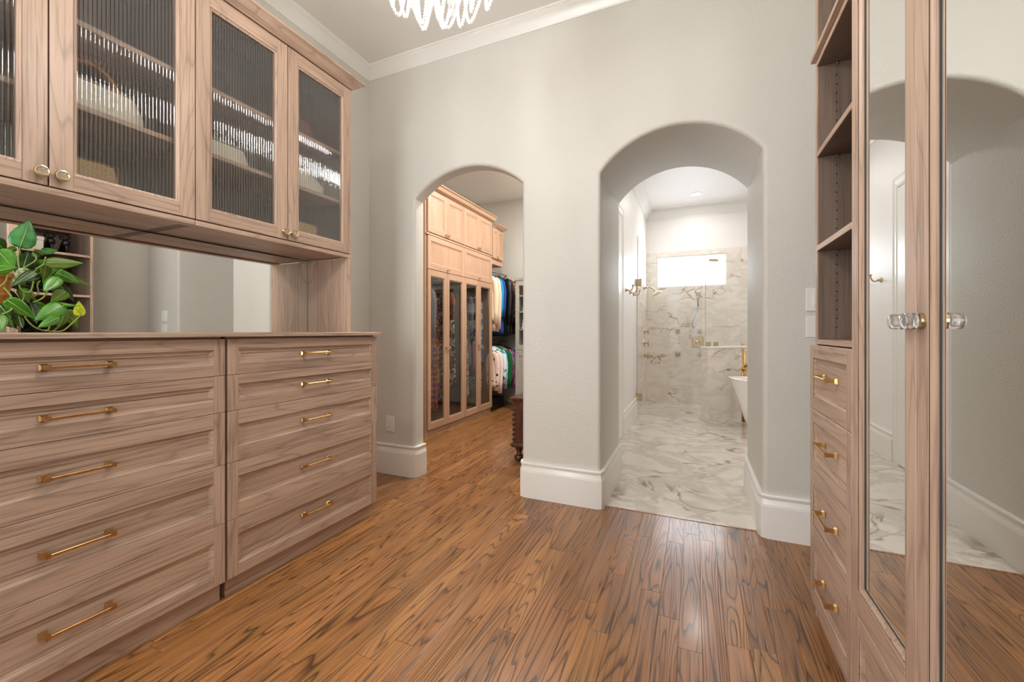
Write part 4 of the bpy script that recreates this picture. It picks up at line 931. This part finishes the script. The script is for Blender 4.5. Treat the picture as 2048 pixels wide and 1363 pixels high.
# shower fittings
t = thing('wall_shower', (-.643, 6.16, 1.65), 'brass shower head on a curved arm from the side wall', 'shower head')
MB().lathe([(.0001,0),(.032,0),(.030,.008),(.0001,.012)], 16, Matrix.Translation((-.6428,6.16,1.65)) @ Matrix.Rotation(pi/2, 4, 'Y')).build('rose', M['brass_pale'], t, smooth=40)
MB().tube([(-.635,6.16,1.65),(-.57,6.16,1.655),(-.52,6.16,1.635),(-.485,6.16,1.595)], .010, 8).build('arm', M['brass_pale'], t, smooth=True)
MB().lathe([(.0001,.03),(.018,.03),(.03,.01),(.068,-.012),(.070,-.022),(.0001,-.024)], 20, Matrix.Translation((-.475,6.16,1.575)) @ Matrix.Rotation(radians(-28), 4, 'Y')).build('head', M['brass_pale'], t, smooth=40)
for k, (z, lab) in enumerate(((1.035,'upper brass cross-handle valve on the shower side wall'),(.87,'large brass lever valve on the shower side wall'),(.70,'lower brass cross-handle valve on the shower side wall'))):
    t = thing('shower_valve', (-.643, 6.18, z), lab, 'valve')
    MB().lathe([(.0001,0),(.034 if k != 1 else .05,0),(.03 if k != 1 else .048,.008),(.014,.012),(.012,.06),(.0001,.06)], 16, Matrix.Translation((-.6428,6.18,z)) @ Matrix.Rotation(pi/2, 4, 'Y')).build('rose', M['brass_pale'], t, smooth=40)
    MB().tube([(-.588,6.14,z),(-.588,6.22,z)], .007, 8).build('cross_handle', M['brass_pale'], t, smooth=True); MB().tube([(-.588,6.18,z-.04),(-.588,6.18,z+.04)], .007, 8).build('cross_handle', M['brass_pale'], t, smooth=True)
for k, (x, z, s_) in enumerate(((-.209,1.04,.028),(-.209,.70,.028),(.055,.885,.075),(.075,1.04,.024),(.075,.70,.024))):
    t = thing('body_jet' if k != 2 else 'shower_control', (x, 6.588, z), ['upper square body jet on the shower back wall','lower square body jet on the shower back wall','large square shower control plate on the back wall','small square knob above the shower control plate','small square knob below the shower control plate'][k], 'shower fitting')
    CB(x-s_, 6.572, z-s_, x+s_, 6.5875, z+s_, c=.003).build('plate', M['brass_pale'], t)
    MB().lathe([(.0001,0),(s_*.5,0),(s_*.45,.03),(.0001,.034)], 14, Matrix.Translation((x,6.5718,z)) @ Matrix.Rotation(pi/2, 4, 'X')).build('dial', M['brass_pale'], t, smooth=40)
t = thing('hand_shower', (.06, 6.588, 1.55), 'chrome and brass hand shower on the back wall of the shower', 'shower head')
CB(.035, 6.56, 1.55, .085, 6.5875, 1.61, c=.004).build('bracket', M['brass_pale'], t)
MB().tube([(.06,6.55,1.40),(.06,6.545,1.50),(.06,6.53,1.56)], .011, 8).build('wand', M['brass_pale'], t, smooth=True)
MB().tube([(.06,6.55,1.40),(.02,6.54,1.25),(-.02,6.54,1.15),(.0,6.56,1.08)], .006, 8).build('hose', M['chrome'], t, smooth=True)
tag(CB(-.04, 6.47, 1.355, .17, 6.5875, 1.363).build('shower_shelf', M['glass'], None, origin=(.06,6.588,1.355)), 'small glass shelf below the hand shower', 'shelf')
tag(MB().lathe([(.0001,0),(.05,0),(.05,.002),(.0001,.0025)], 16, Matrix.Translation((-.05,5.75,.0005))).build('floor_drain', M['chrome'], None, origin=(-.05,5.75,0)), 'round metal drain in the shower floor', 'drain')
# freestanding tub and filler
t = thing('bathtub', (1.165, 4.93, 0), 'white freestanding bathtub beside the angled marble wall', 'bathtub')
def oval(a, b_, z, n=40): return [(1.165+a*cos(2*pi*k/n), 4.93+b_*sin(2*pi*k/n), z+.03*abs(cos(2*pi*k/n))**3*(1 if z > .3 else 0)) for k in range(n)]
MB().loft([oval(.60,.24,.0005), oval(.63,.26,.02), oval(.68,.29,.12), oval(.75,.34,.32), oval(.82,.385,.515), oval(.83,.39,.525), oval(.82,.385,.530), oval(.80,.365,.525), oval(.72,.31,.32), oval(.64,.25,.16), oval(.50,.18,.13)], True, True, True).build('tub_shell', M['porcelain'], t, smooth=50)
t = thing('tub_filler', (.535, 5.42, 0), 'brass floor-standing tub filler behind the bathtub', 'tap')
MB().tube([(.535,5.42,0),(.535,5.42,.78)], .014, 10).build('riser', M['brass'], t, smooth=True); MB().tube([(.515,5.42,0),(.515,5.42,.62)], .011, 10).build('riser', M['brass'], t, smooth=True)
MB().tube([(.52,5.42,.62),(.57,5.38,.66),(.62,5.28,.67),(.66,5.20,.64)], .012, 10).build('spout', M['brass'], t, smooth=True)
CB(.505, 5.40, .60, .56, 5.44, .64).build('valve_body', M['brass'], t); CB(.507, 5.392, .66, .530, 5.412, .84).build('hand_wand', M['brass'], t)
MB().tube([(.51,5.41,.61),(.46,5.40,.585),(.42,5.40,.60)], .006, 8).build('lever', M['brass'], t, smooth=True)
